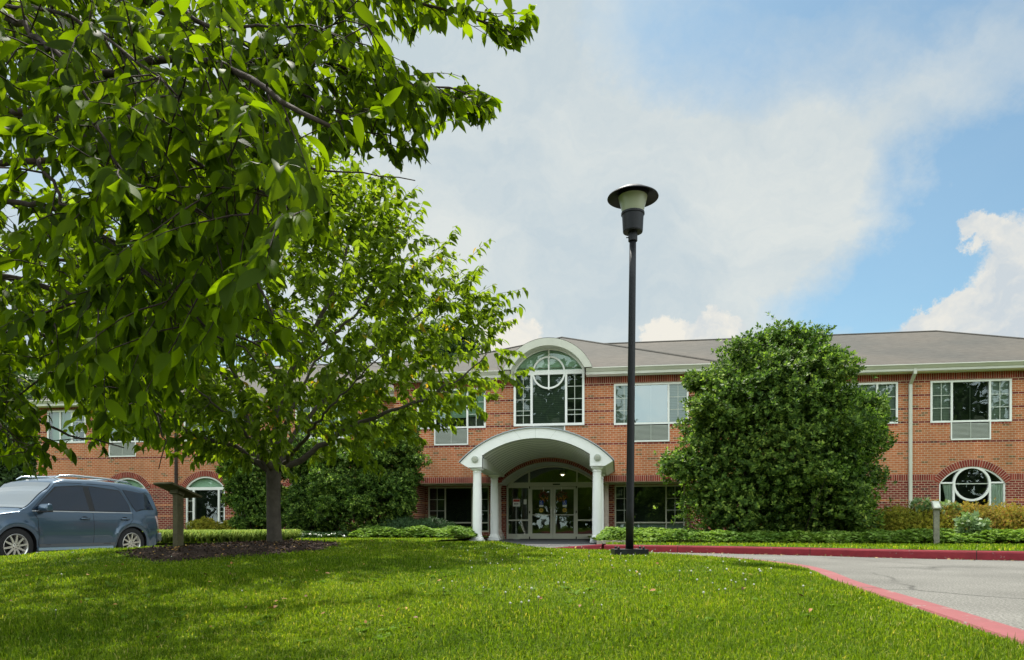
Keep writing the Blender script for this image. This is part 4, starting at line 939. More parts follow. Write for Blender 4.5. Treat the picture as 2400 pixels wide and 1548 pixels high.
for sg in (-1, 1):
    b = BB(); Mx = Matrix.Translation((BC + sg * 2.0, fv0, 2.735)) @ Matrix.Rotation(R(90), 4, 'X')
    b.lathe([(.115, .0), (.115, .03), (.10, .045), (.085, .045)], n=24, M=Mx, mi=0)
    b.lathe([(.082, .03), (.07, .055), (.03, .068), (.001, .07)], n=20, M=Mx, mi=1)
    for k in (-.05, 0, .05):
        b.box(BC + sg * 2.0 + k - .005, BC + sg * 2.0 + k + .005, fv0 - .078, fv0 - .07, 2.735 - math.sqrt(.095 ** 2 - k * k), 2.735 + math.sqrt(.095 ** 2 - k * k), 0)
        b.box(BC + sg * 2.0 - math.sqrt(.095 ** 2 - k * k), BC + sg * 2.0 + math.sqrt(.095 ** 2 - k * k), fv0 - .079, fv0 - .071, 2.735 + k - .005, 2.735 + k + .005, 0)
    b.build('bulkhead_light', [M['louver'], M['cream']], porch)
# pendant lamp in the lobby
pl = empty('pendant_lamp', (BC + .28, V2 + 1.6, 3.31)); tag(pl, 'small lit pendant lamp hanging behind the arched glass over the doors', 'lamp')
b = MB(); b.tube([(0, 0, 0), (0, 0, -.42)], .008, 6); b.build('cord', M['black'], pl)
b = MB(); b.lathe([(.03, -.40), (.10, -.44), (.13, -.52), (.12, -.53)], n=20, cap=False); b.build('shade', M['cream'], pl)
b = MB(); b.lathe([(.01, -.47), (.06, -.50), (.07, -.54), (.03, -.58), (.005, -.59)], n=16); b.build('bulb', M['emit'], pl)
# wreaths on the doors
def wreath(u, label, seed):
    rg = random.Random(seed); o = empty('door_wreath', (u, V2 - .0, 1.78)); tag(o, label, 'wreath', None)
    b = MB(); n = 130
    cols = [pmat('wreath leaf %d' % i, c, .7) for i, c in enumerate(((.05, .06, .015), (.20, .035, .015), (.42, .20, .02), (.10, .05, .02), (.30, .18, .12)))]
    for i in range(n):
        a = rg.random() * 6.283; r = .15 + rg.gauss(0, .035); x = r * math.cos(a); z = r * math.sin(a); y = -.03 + rg.uniform(-.03, .02); ln = rg.uniform(.03, .07); d = rg.random() * 6.283; w_ = ln * .4
        tx, tz = math.cos(d) * ln, math.sin(d) * ln; q = rg.uniform(-.03, .03); mi = (2 if math.sin(a) < -.3 and rg.random() < .6 else rg.choice((0, 0, 1, 1, 3, 4)))
        b.face([(x, y, z), (x + tx * .5 - tz * .4, y - .01, z + tz * .5 + tx * .4), (x + tx, y + q, z + tz), (x + tx * .5 + tz * .4, y - .01, z + tz * .5 - tx * .4)], mi)
    b.build('foliage', cols, o)
    b = MB(); b.box(-.012, .012, -.012, -.006, .14, .36); b.build('ribbon', M['white'], o)
    b = MB(); b.tube([(.15 * math.cos(k * .3), -.02, .15 * math.sin(k * .3)) for k in range(22)], .02, 6); b.build('ring', M['bark_dark'], o)
wreath(BC - .38, 'autumn leaf wreath on the left leaf of the glass entrance doors', 3); wreath(BC + .36, 'autumn leaf wreath on the right leaf of the glass entrance doors', 5)
o = empty('notice_sign', (BC - 1.50, V2 - .02, 0)); tag(o, 'red and white notice with an arrow standing behind the left entrance sidelight', 'sign')
b = MB(); b.box(-.15, .15, -.02, -.005, 1.36, 1.67, 0); b.build('board', M['white'], o); b = MB(); b.box(-.135, .135, -.026, -.021, 1.55, 1.65, 0); b.build('red_header', pmat('red header', (.40, .03, .02), .5), o)
b = MB(); b.box(-.10, .0, -.026, -.021, 1.44, 1.49, 0); b.box(-.07, -.03, -.027, -.0265, 1.455, 1.475, 1); b.face([(.02, -.026, 1.44), (.11, -.026, 1.465), (.02, -.026, 1.49)], 0); b.build('arrow_print', [M['black'], M['white']], o)
b = MB(); b.tube([(-.02, 0, 0), (-.02, 0, 1.4)], .014, 8); b.lathe([(.16, 0), (.15, .02), (.02, .03)], n=18); b.build('stand', M['louver'], o)
o = empty('notice_paper', (BC - 1.14, V2 + .02, 1.55)); tag(o, 'small pale paper notice taped beside the left entrance door', 'notice')
b = MB(); b.box(-.07, .05, -.006, -.001, -.1, .1); b.build('sheet', M['white'], o)
b = MB(); 
for k in range(5): b.box(-.05, .03 - .01 * (k % 2), -.009, -.0065, .06 - k * .03, .068 - k * .03)
b.build('print', M['louver'], o)

# ------------------------------------------------------------------ lamp post
def lamp_post():
    P = CW(1.335, 8.0); z0 = .205
    o = empty('lamp_post', (P.x, P.y, z0), TH); tag(o, 'tall black lamp post with a wide flat hat standing on the grassy mound', 'street lamp')
    b = MB(); b.box(-.19, .19, -.15, .15, -.12, .062); b.box(-.115, -.055, -.154, -.15, .012, .05, 1); bs = b.build('base', [M['black'], M['painted_dark']], o)
    b = MB()
    for sx in (-1, 1):
        for sy in (-1, 1): b.lathe([(.014, .062), (.014, .085), (.008, .09)], (sx * .14, sy * .11), 8)
    b.build('bolts', M['black'], bs)
    lean = .038; T = 3.57
    b = MB(); b.tube([(lean * z / T, 0, z) for z in (0, .06)], [.062, .05], 24)
    b.tube([(lean * k / 8, 0, .06 + (T - .06) * k / 8) for k in range(9)], [.046 - .008 * k / 8 for k in range(9)], 24); b.build('pole', M['black'], o, smooth=True)
    X = lean; h = T
    b = MB(); b.lathe([(.052, h - .01), (.052, h + .09), (.04, h + .095)], (X, 0), 24); b.tube([(X - .075, 0, h + .03), (X - .05, 0, h + .03)], .006, 6); b.build('collar', M['black'], o)
    b = MB(); b.lathe([(.04, h + .085), (.108, h + .088), (.112, h + .10), (.122, h + .285), (.132, h + .288), (.132, h + .31), (.12, h + .312)], (X, 0), 40); b.build('ballast_housing', M['black'], o)
    gm = island_mat('frosted lamp glass', [(0, (.50, .52, .36)), (1, (.52, .54, .38))], .25, .5, .35, (.9, 1, .8))
    b = MB(); b.lathe([(.118, h + .312), (.128, h + .35), (.158, h + .46), (.163, h + .49)], (X, 0), 40, cap=False); b.build('glass_shade', gm, o, smooth=True)
    b = MB(); b.lathe([(.288, h + .478), (.283, h + .49), (.17, h + .56), (.06, h + .585), (.001, h + .587)], (X, 0), 56, cap=False)
    b.lathe([(.288, h + .478), (.17, h + .535), (.168, h + .50), (.166, h + .49), (.001, h + .488)], (X, 0), 56, cap=False); b.build('hat', M['black'], o, smooth=False)
lamp_post()
# ------------------------------------------------------------------ timber sign posts
def sign_post(P, z0, h, pw, bw, bh, tilt, rz, mats, label, post_rot=0):
    o = empty('sign_post', (P.x, P.y, z0), rz); tag(o, label, 'sign')
    b = MB(); b.box(-pw / 2, pw / 2, -pw / 2, pw / 2, -.15, h - .03); b.build('post', M[mats], o)
    Mx = Matrix.Translation((0, 0, h)) @ Matrix.Rotation(tilt, 4, 'X')
    b = MB(); b.box(-bw / 2, bw / 2, -bh / 2, bh / 2, -.022, .0, M=Mx); b.build('board', M[mats], o)
    b = MB(); b.box(-bw / 2 + .02, bw / 2 - .02, -bh / 2 + .02, bh / 2 - .02, .001, .006, M=Mx); b.build('face_plate', M['louver'], o)
    b = MB(); b.box(-pw / 2 - .03, pw / 2 + .03, -.05, .05, -.07, -.022, M=Mx); b.build('bracket', M[mats], o)
sign_post(CW(-4.03, 8.5),   .17, .80, .085, .34, .44, R(-20), TH + R(-28), 'wood_dark', 'short brown wooden sign with tilted board beside the young tree')
sign_post(CW(8.86, 14.7), .12, .86, .10, .16, .26, R(38), TH + R(-20), 'wood', 'slim grey wooden sign post in front of the orange-brown shrubs')
# planter edging near the portico
o = empty('planter_edging', (0, 0, 0)); o.location = CW(2.0, 15.9, 0); o.rotation_euler = (0, 0, TH); tag(o, 'low row of grey concrete edging blocks beside the portico plinth', 'edging')
for k in range(7):
    b = MB(); b.box(-.08 + k * .115, .028 + k * .115, -.06, .06, .05, .20 + (.008 if k % 2 else 0)); b.build('block', M['concrete'], o)

# ------------------------------------------------------------------ the parked car
def suv():
    P = (CW(-9.63, 13.6) + CW(-8.75, 16.1)) / 2; fw = (CW(-9.63, 13.6) - CW(-8.75, 16.1)).normalized(); lt = Vector((-fw.y, fw.x, 0))
    P = P - lt * .80; ang = math.atan2(fw.y, fw.x)
    o = empty('parked_car', (P.x, P.y, -.225), ang); tag(o, 'steel blue sport utility vehicle parked on the drive left of the mound', 'car')
    paint, nt, bs = newmat('steel blue metallic paint')
    bs.inputs['Base Color'].default_value = (.050, .088, .135, 1); bs.inputs['Metallic'].default_value = .55; bs.inputs['Roughness'].default_value = .32; bs.inputs['Coat Weight'].default_value = 1; bs.inputs['Coat Roughness'].default_value = .03
    clad = pmat('grey lower cladding', (.075, .085, .095), .45, .5, coat=.4)
    glass = pmat('dark tinted glass with blue sky sheen', (.008, .016, .030), .04, .60); chrome = pmat('satin chrome', (.55, .58, .60), .22, .5, metal=.95); blk = pmat('black car plastic', (.010, .010, .011), .5)  # blue in the window glass colour stands in for reflected sky
    wind = pmat('windscreen glass', (.16, .18, .19), .05, .9); shut = pmat('panel gap and recess shade', (.008, .010, .013), .8)
    WB = 1.325; RW_ = .365
    def interp(T, x):
        for (a, b_), (c, d) in zip(T[:-1], T[1:]):
            if x <= c: f = (x - a) / (c - a); f = max(0, min(1, f)); f = f * f * (3 - 2 * f) * .5 + f * .5; return b_ + (d - b_) * f
        return T[-1][1]
    ZT = [(-2.22, .62), (-2.19, .80), (-2.14, 1.04), (-2.0, 1.06), (.9, 1.05), (1.25, 1.035), (1.9, .95), (2.1, .86), (2.19, .70), (2.22, .55)]   # body shoulder line
    ROOF = [(-2.14, 1.04), (-2.11, 1.20), (-2.03, 1.50), (-1.92, 1.655), (-1.3, 1.735), (-.4, 1.76), (.2, 1.74), (.42, 1.68), (.62, 1.50), (1.16, 1.10), (1.28, 1.035)]
    def plan(x):       # half width of the body by station
        return .90 - .05 * sstep(1.5, 2.22, x) - .16 * sstep(1.95, 2.24, x) - .04 * sstep(-1.6, -2.22, x) - .12 * sstep(-2.02, -2.24, x)
    def side(x, z):
        w_ = float(plan(x)) - .045 * max(0, (z - .72) / .34) ** 2 - .06 * max(0, (.62 - z) / .38) ** 1.6
        for c in (WB, -WB):
            r = math.hypot(x - c, z - RW_); w_ += .028 * math.exp(-((r - .455) / .06) ** 2) * (1 if z < .95 else 0)
        return w_
    def tumble(x, z):  # greenhouse half width
        return float(plan(max(min(x, 1.2), -1.95))) - .045 - (z - 1.05) * .25 - .04 * max(0, (-x - 1.6)) 
    def lowz(x):
        z = .27 + .10 * float(sstep(1.9, 2.2, x)) + .10 * float(sstep(-1.9, -2.2, x))
        for c in (WB, -WB):
            d = abs(x - c)
            if d < .405: z = max(z, RW_ + math.sqrt(.405 ** 2 - d * d) - .02)
        return z
    xs = sorted(set([round(x, 4) for x in np.linspace(-2.22, 2.22, 90)] + [round(c + .405 * math.cos(a), 4) for c in (WB, -WB) for a in np.linspace(0, math.pi, 26)] + [WB - .4045, WB + .4045, -WB - .4045, -WB + .4045]))
    b = MB(); NR = 12
    for sg in (1, -1):
        rows = []
        for x in xs:
            z0, z1 = lowz(x), interp(ZT, x); z1 = max(z1, z0 + .02)
            rows.append([(x, sg * side(x, z0 + (z1 - z0) * k / NR), z0 + (z1 - z0) * k / NR) for k in range(NR + 1)])
        for i in range(len(rows) - 1):
            for k in range(NR):
                q = [rows[i][k], rows[i + 1][k], rows[i + 1][k + 1], rows[i][k + 1]]; b.face(q if sg > 0 else q[::-1], 0)
    # upper deck, hood, roof: cross sections
    def section(x):
        zt = interp(ZT, x); y0 = side(x, zt); zr = interp(ROOF, x) if -2.14 <= x <= 1.28 else zt
        pts = [(x, y0, zt)]
        if zr > zt + .02:
            for k in range(1, 7): z = zt + (zr - zt) * k / 6 * (1 - .03); pts.append((x, tumble(x, z) if k > 0 else y0, z))
            yt = tumble(x, zr)
            for f in (.93, .8, .6, .3, 0): pts.append((x, yt * f, zr + .028 * (1 - f * f) - .012 * (f > .9)))
        else:
            cr = .055 if x > 1.2 else .01
            for k in range(1, 7): f = 1 - .03 * k / 6; pts.append((x, y0 * f, zt + .012 * k / 6))
            for f in (.90, .8, .6, .3, 0): pts.append((x, y0 * f, zt + .012 + cr * (1 - f * f)))
        return pts
    for sg in (1, -1):
        S = [[(p[0], sg * p[1], p[2]) for p in section(x)] for x in xs]
        for i in range(len(S) - 1):
            for k in range(len(S[i]) - 1):
                q = [S[i][k], S[i + 1][k], S[i + 1][k + 1], S[i][k + 1]]; b.face(q if sg > 0 else q[::-1], 0)
    # front and rear ends
    for x in (xs[0], xs[-1]):
        z0, z1 = lowz(x), interp(ZT, x); z1 = max(z1, z0 + .02); A = [(x, side(x, z0 + (z1 - z0) * k / NR), z0 + (z1 - z0) * k / NR) for k in range(NR + 1)]; b.strip(A, [(p[0], -p[1], p[2]) for p in A])
    body = b.build('body', [paint], o, smooth=True)
    # weld seams for smooth shading
    import bmesh
    bm = bmesh.new(); bm.from_mesh(body.data); bmesh.ops.remove_doubles(bm, verts=bm.verts, dist=.0015); bmesh.ops.recalc_face_normals(bm, faces=bm.faces); bm.to_mesh(body.data); bm.free()
    b = MB(); b.box(-2.1, 2.1, -.74, .74, .24, .60); b.build('underbody', [blk], o)
    # wheel wells
    for c in (WB, -WB):
        for sg in (1, -1):
            b = MB(); A = [(c + .40 * math.cos(a), sg * (side(c, .75) - .02), RW_ - .02 + .40 * math.sin(a)) for a in np.linspace(-.4, math.pi + .4, 26)]
            b.strip(A, [(p[0], sg * .52, p[2]) for p in A]); b.face([(p[0], sg * .52, p[2]) for p in A]); b.build('wheel_well', [blk], o)
    def onside(pts, d=.004, green=True, sg=1, mat=None, name='x', par=None):
        b = MB(); b.face([(x, sg * ((tumble(x, z) if green else side(x, z)) + d), z) for x, z in pts]); return b.build(name, [mat], par or body)
    def fillside(poly, d, mat, name, par, green=True, sg=1, n=10):
        # subdivide vertically so the patch follows the curved side
        b = MB(); zs_ = [p[1] for p in poly]; z0, z1 = min(zs_), max(zs_)
        def span(z):
            xs_ = []
            for (a, c), (e, f) in zip(poly, poly[1:] + poly[:1]):
                if (c <= z < f) or (f <= z < c): xs_.append(a + (e - a) * (z - c) / (f - c))
            return (min(xs_), max(xs_)) if len(xs_) >= 2 else None
        rows = []
        for k in range(n + 1):
            z = z0 + (z1 - z0) * min(max(k / n, .002), .998); s_ = span(z)
            if s_: rows.append([(s_[0] + (s_[1] - s_[0]) * j / 8, z) for j in range(9)])
        fn = tumble if green else side
        for r0, r1 in zip(rows[:-1], rows[1:]):
            b.strip([(x, sg * (fn(x, z) + d), z) for x, z in r0], [(x, sg * (fn(x, z) + d), z) for x, z in r1])
        return b.build(name, [mat], par, smooth=True)
    FWp = [(.98, 1.085), (.40, 1.555), (.22, 1.60), (-.20, 1.605), (-.27, 1.085)]
    RWp = [(-.40, 1.085), (-.34, 1.602), (-.98, 1.595), (-1.10, 1.54), (-1.28, 1.26), (-1.30, 1.085)]
    QWp = [(-1.20, 1.575), (-1.78, 1.545), (-1.86, 1.47), (-2.02, 1.12), (-1.47, 1.10), (-1.40, 1.20)]
    def grow(poly, g):
        cx = sum(p[0] for p in poly) / len(poly); cz = sum(p[1] for p in poly) / len(poly)
        return [(p[0] + g * (1 if p[0] > cx else -1), p[1] + g * (1 if p[1] > cz else -1)) for p in poly]
    for sg in (1, -1):
        for poly, nm, g in ((FWp, 'front_window', .022), (RWp, 'rear_window', .022), (QWp, 'quarter_window', .010)):
            tr = fillside(grow(poly, g), .004, blk, 'window_trim', body, sg=sg); fillside(poly, .008, glass, nm, body, sg=sg)
        # pillar cover between the doors
        fillside([(-.25, 1.07), (-.19, 1.62), (-.35, 1.62), (-.42, 1.07)], .006, blk, 'door_pillar', body, sg=sg)
        # belt strip + seams
        b = MB(); b.tube([(x, sg * (side(x, 1.055) - .004), 1.058) for x in np.linspace(1.0, -1.34, 14)], .012, 6); b.build('belt_moulding', [chrome], body)
        def seam(pts, g=False):
            b = MB()
            for (x0, z0), (x1, z1) in zip(pts[:-1], pts[1:]):
                fn = tumble if g else side; n_ = 5
                for i in range(n_):
                    xa, za = x0 + (x1 - x0) * i / n_, z0 + (z1 - z0) * i / n_; xb, zb = x0 + (x1 - x0) * (i + 1) / n_, z0 + (z1 - z0) * (i + 1) / n_
                    dx, dz = (xb - xa), (zb - za); L = math.hypot(dx, dz); nx, nz = -dz / L * .005, dx / L * .005
                    b.face([(xa + nx, sg * (fn(xa, za) + .0025), za + nz), (xb + nx, sg * (fn(xb, zb) + .0025), zb + nz), (xb - nx, sg * (fn(xb, zb) + .0025), zb - nz), (xa - nx, sg * (fn(xa, za) + .0025), za - nz)])
            b.build('panel_gap', [shut], body)
        seam([(.90, .38), (.90, .90), (.98, 1.03)]); seam([(-.34, .38), (-.34, 1.04)]); seam([(-1.36, 1.04), (-1.34, .90), (-1.16, .76), (-.94, .55), (-.88, .38)]); seam([(.90, .38), (-.88, .38)]); seam([(1.0, 1.08), (.42, 1.63), (.2, 1.66), (-.2, 1.67)], True); seam([(-.32, 1.67), (-.98, 1.655), (-1.14, 1.58), (-1.36, 1.20), (-1.38, 1.08)], True)
        seam([(-2.16, .70), (-1.78, .68)]); seam([(1.40, 1.0), (1.9, .93)])
        b = MB(); b.box(-.80, .90, sg * .875 - .045, sg * .875 + .045, .27, .325); b.build('side_step', [pmat('pale step moulding', (.30, .42, .52), .3, .5, metal=.5)], body)
        b = MB()
        b2 = [(x, sg * (side(x, .40) + .006), .40) for x in np.linspace(-.86, .88, 10)]; b3 = [(x, sg * (side(x, .33) + .012), .33) for x in np.linspace(-.86, .88, 10)]; b.strip(b2, b3); b.build('rocker_cladding', [clad], body)
        for xh in (-.13, -1.13):
            b = MB(); b.tube([(xh - .11, sg * (side(xh, .915) + .005), .915), (xh - .09, sg * (side(xh, .915) + .035), .915), (xh + .08, sg * (side(xh, .915) + .035), .918), (xh + .11, sg * (side(xh, .915) + .005), .915)], [.012, .02, .02, .012], 10); b.build('door_handle', [paint], body, smooth=True)
            b = MB(); b.face([(xh - .07 + .075 + .075 * math.cos(a), sg * (side(xh, .91) + .0035), .925 + .04 * math.sin(a)) for a in np.linspace(0, 6.283, 18)[:-1]]); b.build('handle_recess_shade', [shut], body)  # flat dark patch paints the shade of the handle recess
        # mirror
        b = MB(); Mx = Matrix.Translation((.83, sg * 1.005, 1.12))
        ys = sg
        b.prism([(-.06, -.06), (.05, -.075), (.085, -.02), (.07, .05), (.02, .085), (-.05, .08), (-.07, .0)], -.12, .12, 0, 'y', Mx); mr_ = b.build('side_mirror', [paint], body)
        mo = mr_.modifiers.new('bevel', 'BEVEL'); mo.width = .025; mo.segments = 3
        b = MB(); b.box(.76, .90, *sorted((sg * .82, sg * .95)), 1.03, 1.06); b.box(.765, .895, *sorted((sg * .89, sg * 1.12)), 1.035, 1.062); b.build('mirror_arm', [blk], mr_)
        # roof rail
        b = MB(); b.tube([(x, sg * (.565), z) for x, z in ((.30, 1.75), (.20, 1.81), (-.1, 1.835), (-.9, 1.815), (-1.45, 1.78), (-1.60, 1.72))], [.014, .022, .024, .022, .02, .014], 8); b.build('roof_rail', [chrome], body, smooth=True)
        # lights
        tl = fillside([(-2.17, 1.0), (-2.0, 1.0), (-2.06, .70), (-2.185, .70)], .006, pmat('clear red tail lamp', (.45, .33, .32), .12, .6, var=.3, vs=20), 'tail_light', body, green=False, sg=sg)
        fillside([(-2.21, .64), (-2.15, .64), (-2.15, .60), (-2.21, .60)], .008, pmat('red reflector', (.45, .02, .01), .3), 'reflector', body, green=False, sg=sg)
        fillside([(1.86, .86), (2.12, .82), (2.18, .68), (1.95, .70)], .006, pmat('headlamp', (.6, .62, .62), .1, .7), 'headlight', body, green=False, sg=sg)
    # cross bars of the rack
    b = MB()
    for x in (.05, -1.1):
        b = MB(); b.tube([(x, -.56, 1.815), (x, .56, 1.815)], .016, 8); b.build('roof_crossbar', [chrome], body)
    # windscreen + rear glass laid just above the body
    b = MB(); rows = []
    for x in np.linspace(.47, 1.14, 9):
        zr = interp(ROOF, x); yt = tumble(x, zr) * .955; rows.append([(x + .006, yt * f, zr + .028 * (1 - f * f * .93) + .006) for f in np.linspace(-1, 1, 13)])
    for a, c in zip(rows[:-1], rows[1:]): b.strip(a, c)
    b.build('windscreen', [wind], body, smooth=True)
    b = MB(); rows = []
    for x in np.linspace(-1.96, -2.12, 8):
        zr = interp(ROOF, x); yt = tumble(x, zr) * .86; rows.append([(x - .012, yt * f, zr + .028 * (1 - f * f * .93)) for f in np.linspace(-1, 1, 9)])
    for a, c in zip(rows[:-1], rows[1:]): b.strip(a, c)
    b.build('tailgate_window', [glass], body, smooth=True)
    b = MB(); b.tube([(1.17, .60, 1.09), (.98, .25, 1.22), (.93, .02, 1.25)], .008, 6); b.tube([(1.17, -.1, 1.10), (.98, -.45, 1.21)], .008, 6); b.build('wiper', [blk], body)
    b = MB(); b.box(2.17, 2.235, -.55, .55, .56, .74, 0); 
    for k in range(5): b.box(2.236, 2.245, -.53, .53, .575 + .034 * k, .588 + .034 * k, 1)
    b.build('grille', [blk, chrome], body); b = MB(); b.box(2.16, 2.26, -.80, .80, .36, .50); gb = b.build('front_bumper', [clad], body); gb.modifiers.new('bevel', 'BEVEL').width = .03
    b = MB(); b.box(-2.27, -2.16, -.80, .80, .40, .60); gb = b.build('rear_bumper', [clad], body); gb.modifiers.new('bevel', 'BEVEL').width = .03
    # wheels
    for c in (WB, -WB):
        for sg in (1, -1):
            yo = .885
            Mx = Matrix.Translation((c, sg * (yo - .11), RW_)) @ Matrix.Rotation(R(-90 * sg), 4, 'X')
            b = MB(); b.lathe([(.235, -.10), (.30, -.112), (.345, -.10), (.363, -.07), (.366, 0), (.363, .07), (.345, .098), (.30, .11), (.235, .098)], n=48, M=Mx, cap=False); wh = b.build('wheel', [M['rubber']], o, smooth=True)
            b = MB(); b.lathe([(.22, -.08), (.215, .05), (.235, .09), (.242, .10), (.236, .102), (.222, .085), (.20, .03)], n=48, M=Mx, cap=False); b.lathe([(.065, .03), (.068, .075), (.055, .085), (.02, .088)], n=24, M=Mx)
            for k in range(10):
                a = 2 * math.pi * k / 10 + .15; Mk = Mx @ Matrix.Rotation(a, 4, 'Z')
                b.prism([(.05, -.022), (.22, -.016), (.232, -.020), (.232, .020), (.22, .016), (.05, .022)], .062, .082, 0, 'z', Mk)
            b.build('rim', [pmat('alloy rim', (.62, .60, .55), .28, .5, metal=.75)], wh)
            b = MB(); b.lathe([(.001, .0), (.215, .0)], n=32, M=Mx, cap=False)
            for k in range(5):
                a = 2 * math.pi * k / 5 + .4; b.lathe([(.011, .07), (.011, .0895), (.004, .09)], (.045 * 1.0 * math.cos(a) * 1.0, .045 * math.sin(a)), 8, M=Mx)
            b.build('brake_and_nuts', [blk], wh)
suv()

# ------------------------------------------------------------------ vegetation
def unit(v): return v / np.maximum(np.linalg.norm(v, axis=-1, keepdims=True), 1e-9)
_lw = [0, .17, .225, .215, .155, .07, 0]; _ly = [0, .14, .34, .55, .75, .90, 1.0]; _lz = [0, -.01, -.03, -.05, -.09, -.14, -.20]
LEAF_V = np.array([(0, y, z) for y, z in zip(_ly, _lz)] + [(-w_, y - .02, z + w_ * .28) for w_, y, z in zip(_lw[1:6], _ly[1:6], _lz[1:6])] + [(w_, y - .02, z + w_ * .28) for w_, y, z in zip(_lw[1:6], _ly[1:6], _lz[1:6])])
_f = [(0, 1, 7), (0, 12, 1)]
for _k in range(1, 5): _f += [(_k, _k + 1, 7 + _k), (_k, 7 + _k, 6 + _k), (_k, 11 + _k, 12 + _k), (_k, 12 + _k, _k + 1)]
_f += [(5, 6, 11), (5, 16, 6)]
LEAF_F = np.array(_f)
def leaf_mesh(name, O, D, Nn, L, Wd, mats, parent, tv=LEAF_V, tf=LEAF_F, smooth=True):
    """O origins, D direction, Nn approximate normals, L lengths, Wd width factor"""
    O = np.asarray(O); D = unit(np.asarray(D)); Sx = np.cross(D, Nn); Sx = unit(Sx); Z = np.cross(Sx, D) * (np.random.default_rng(len(O)).uniform(.0, 2.6, (len(O), 1)) if len(tv) > 8 else 1)
    L = np.asarray(L)[:, None, None]; W_ = np.asarray(Wd)[:, None, None]
    V = O[:, None, :] + L * (tv[None, :, 0:1] * W_ * Sx[:, None, :] + tv[None, :, 1:2] * D[:, None, :] + tv[None, :, 2:3] * Z[:, None, :])
    n = len(O); k = len(tv); Fa = (tf[None] + (np.arange(n) * k)[:, None, None]).reshape(-1, tf.shape[1])
    return np_mesh(name, V.reshape(-1, 3), Fa, mats, parent, smooth)
RH_V = np.array([(0, 0, 0), (-.24, .5, .04), (0, 1, -.06), (.24, .5, .04)]); RH_F = np.array([(0, 3, 2, 1)])
def rel(P, base): return np.asarray(P) - np.array(base)[None]

m_leaf_near = island_mat('broad tree leaf', [(0, (.026, .046, .003)), (.3, (.048, .080, .004)), (.75, (.084, .138, .004)), (1, (.11, .165, .006))], .6, .09, .62, (2.35, 2.25, .5))
m_leaf_mid = island_mat('young tree leaf', [(0, (.055, .090, .008)), (.5, (.095, .145, .012)), (.985, (.15, .21, .025)), (.994, (.30, .20, .02)), (1, (.30, .17, .02))], .6, .10, .55, (2.1, 2.1, .6))
m_holly = island_mat('holly leaf', [(0, (.026, .055, .012)), (.45, (.060, .112, .020)), (.8, (.13, .21, .036)), (1, (.27, .36, .07))], .55, .12, .3, (1.5, 1.8, .8), noisevar=.25)
m_bgleaf = island_mat('background leaf', [(0, (.02, .045, .010)), (.6, (.04, .08, .015)), (1, (.07, .12, .02))], .5, .35, .25, (1.6, 1.7, .8))

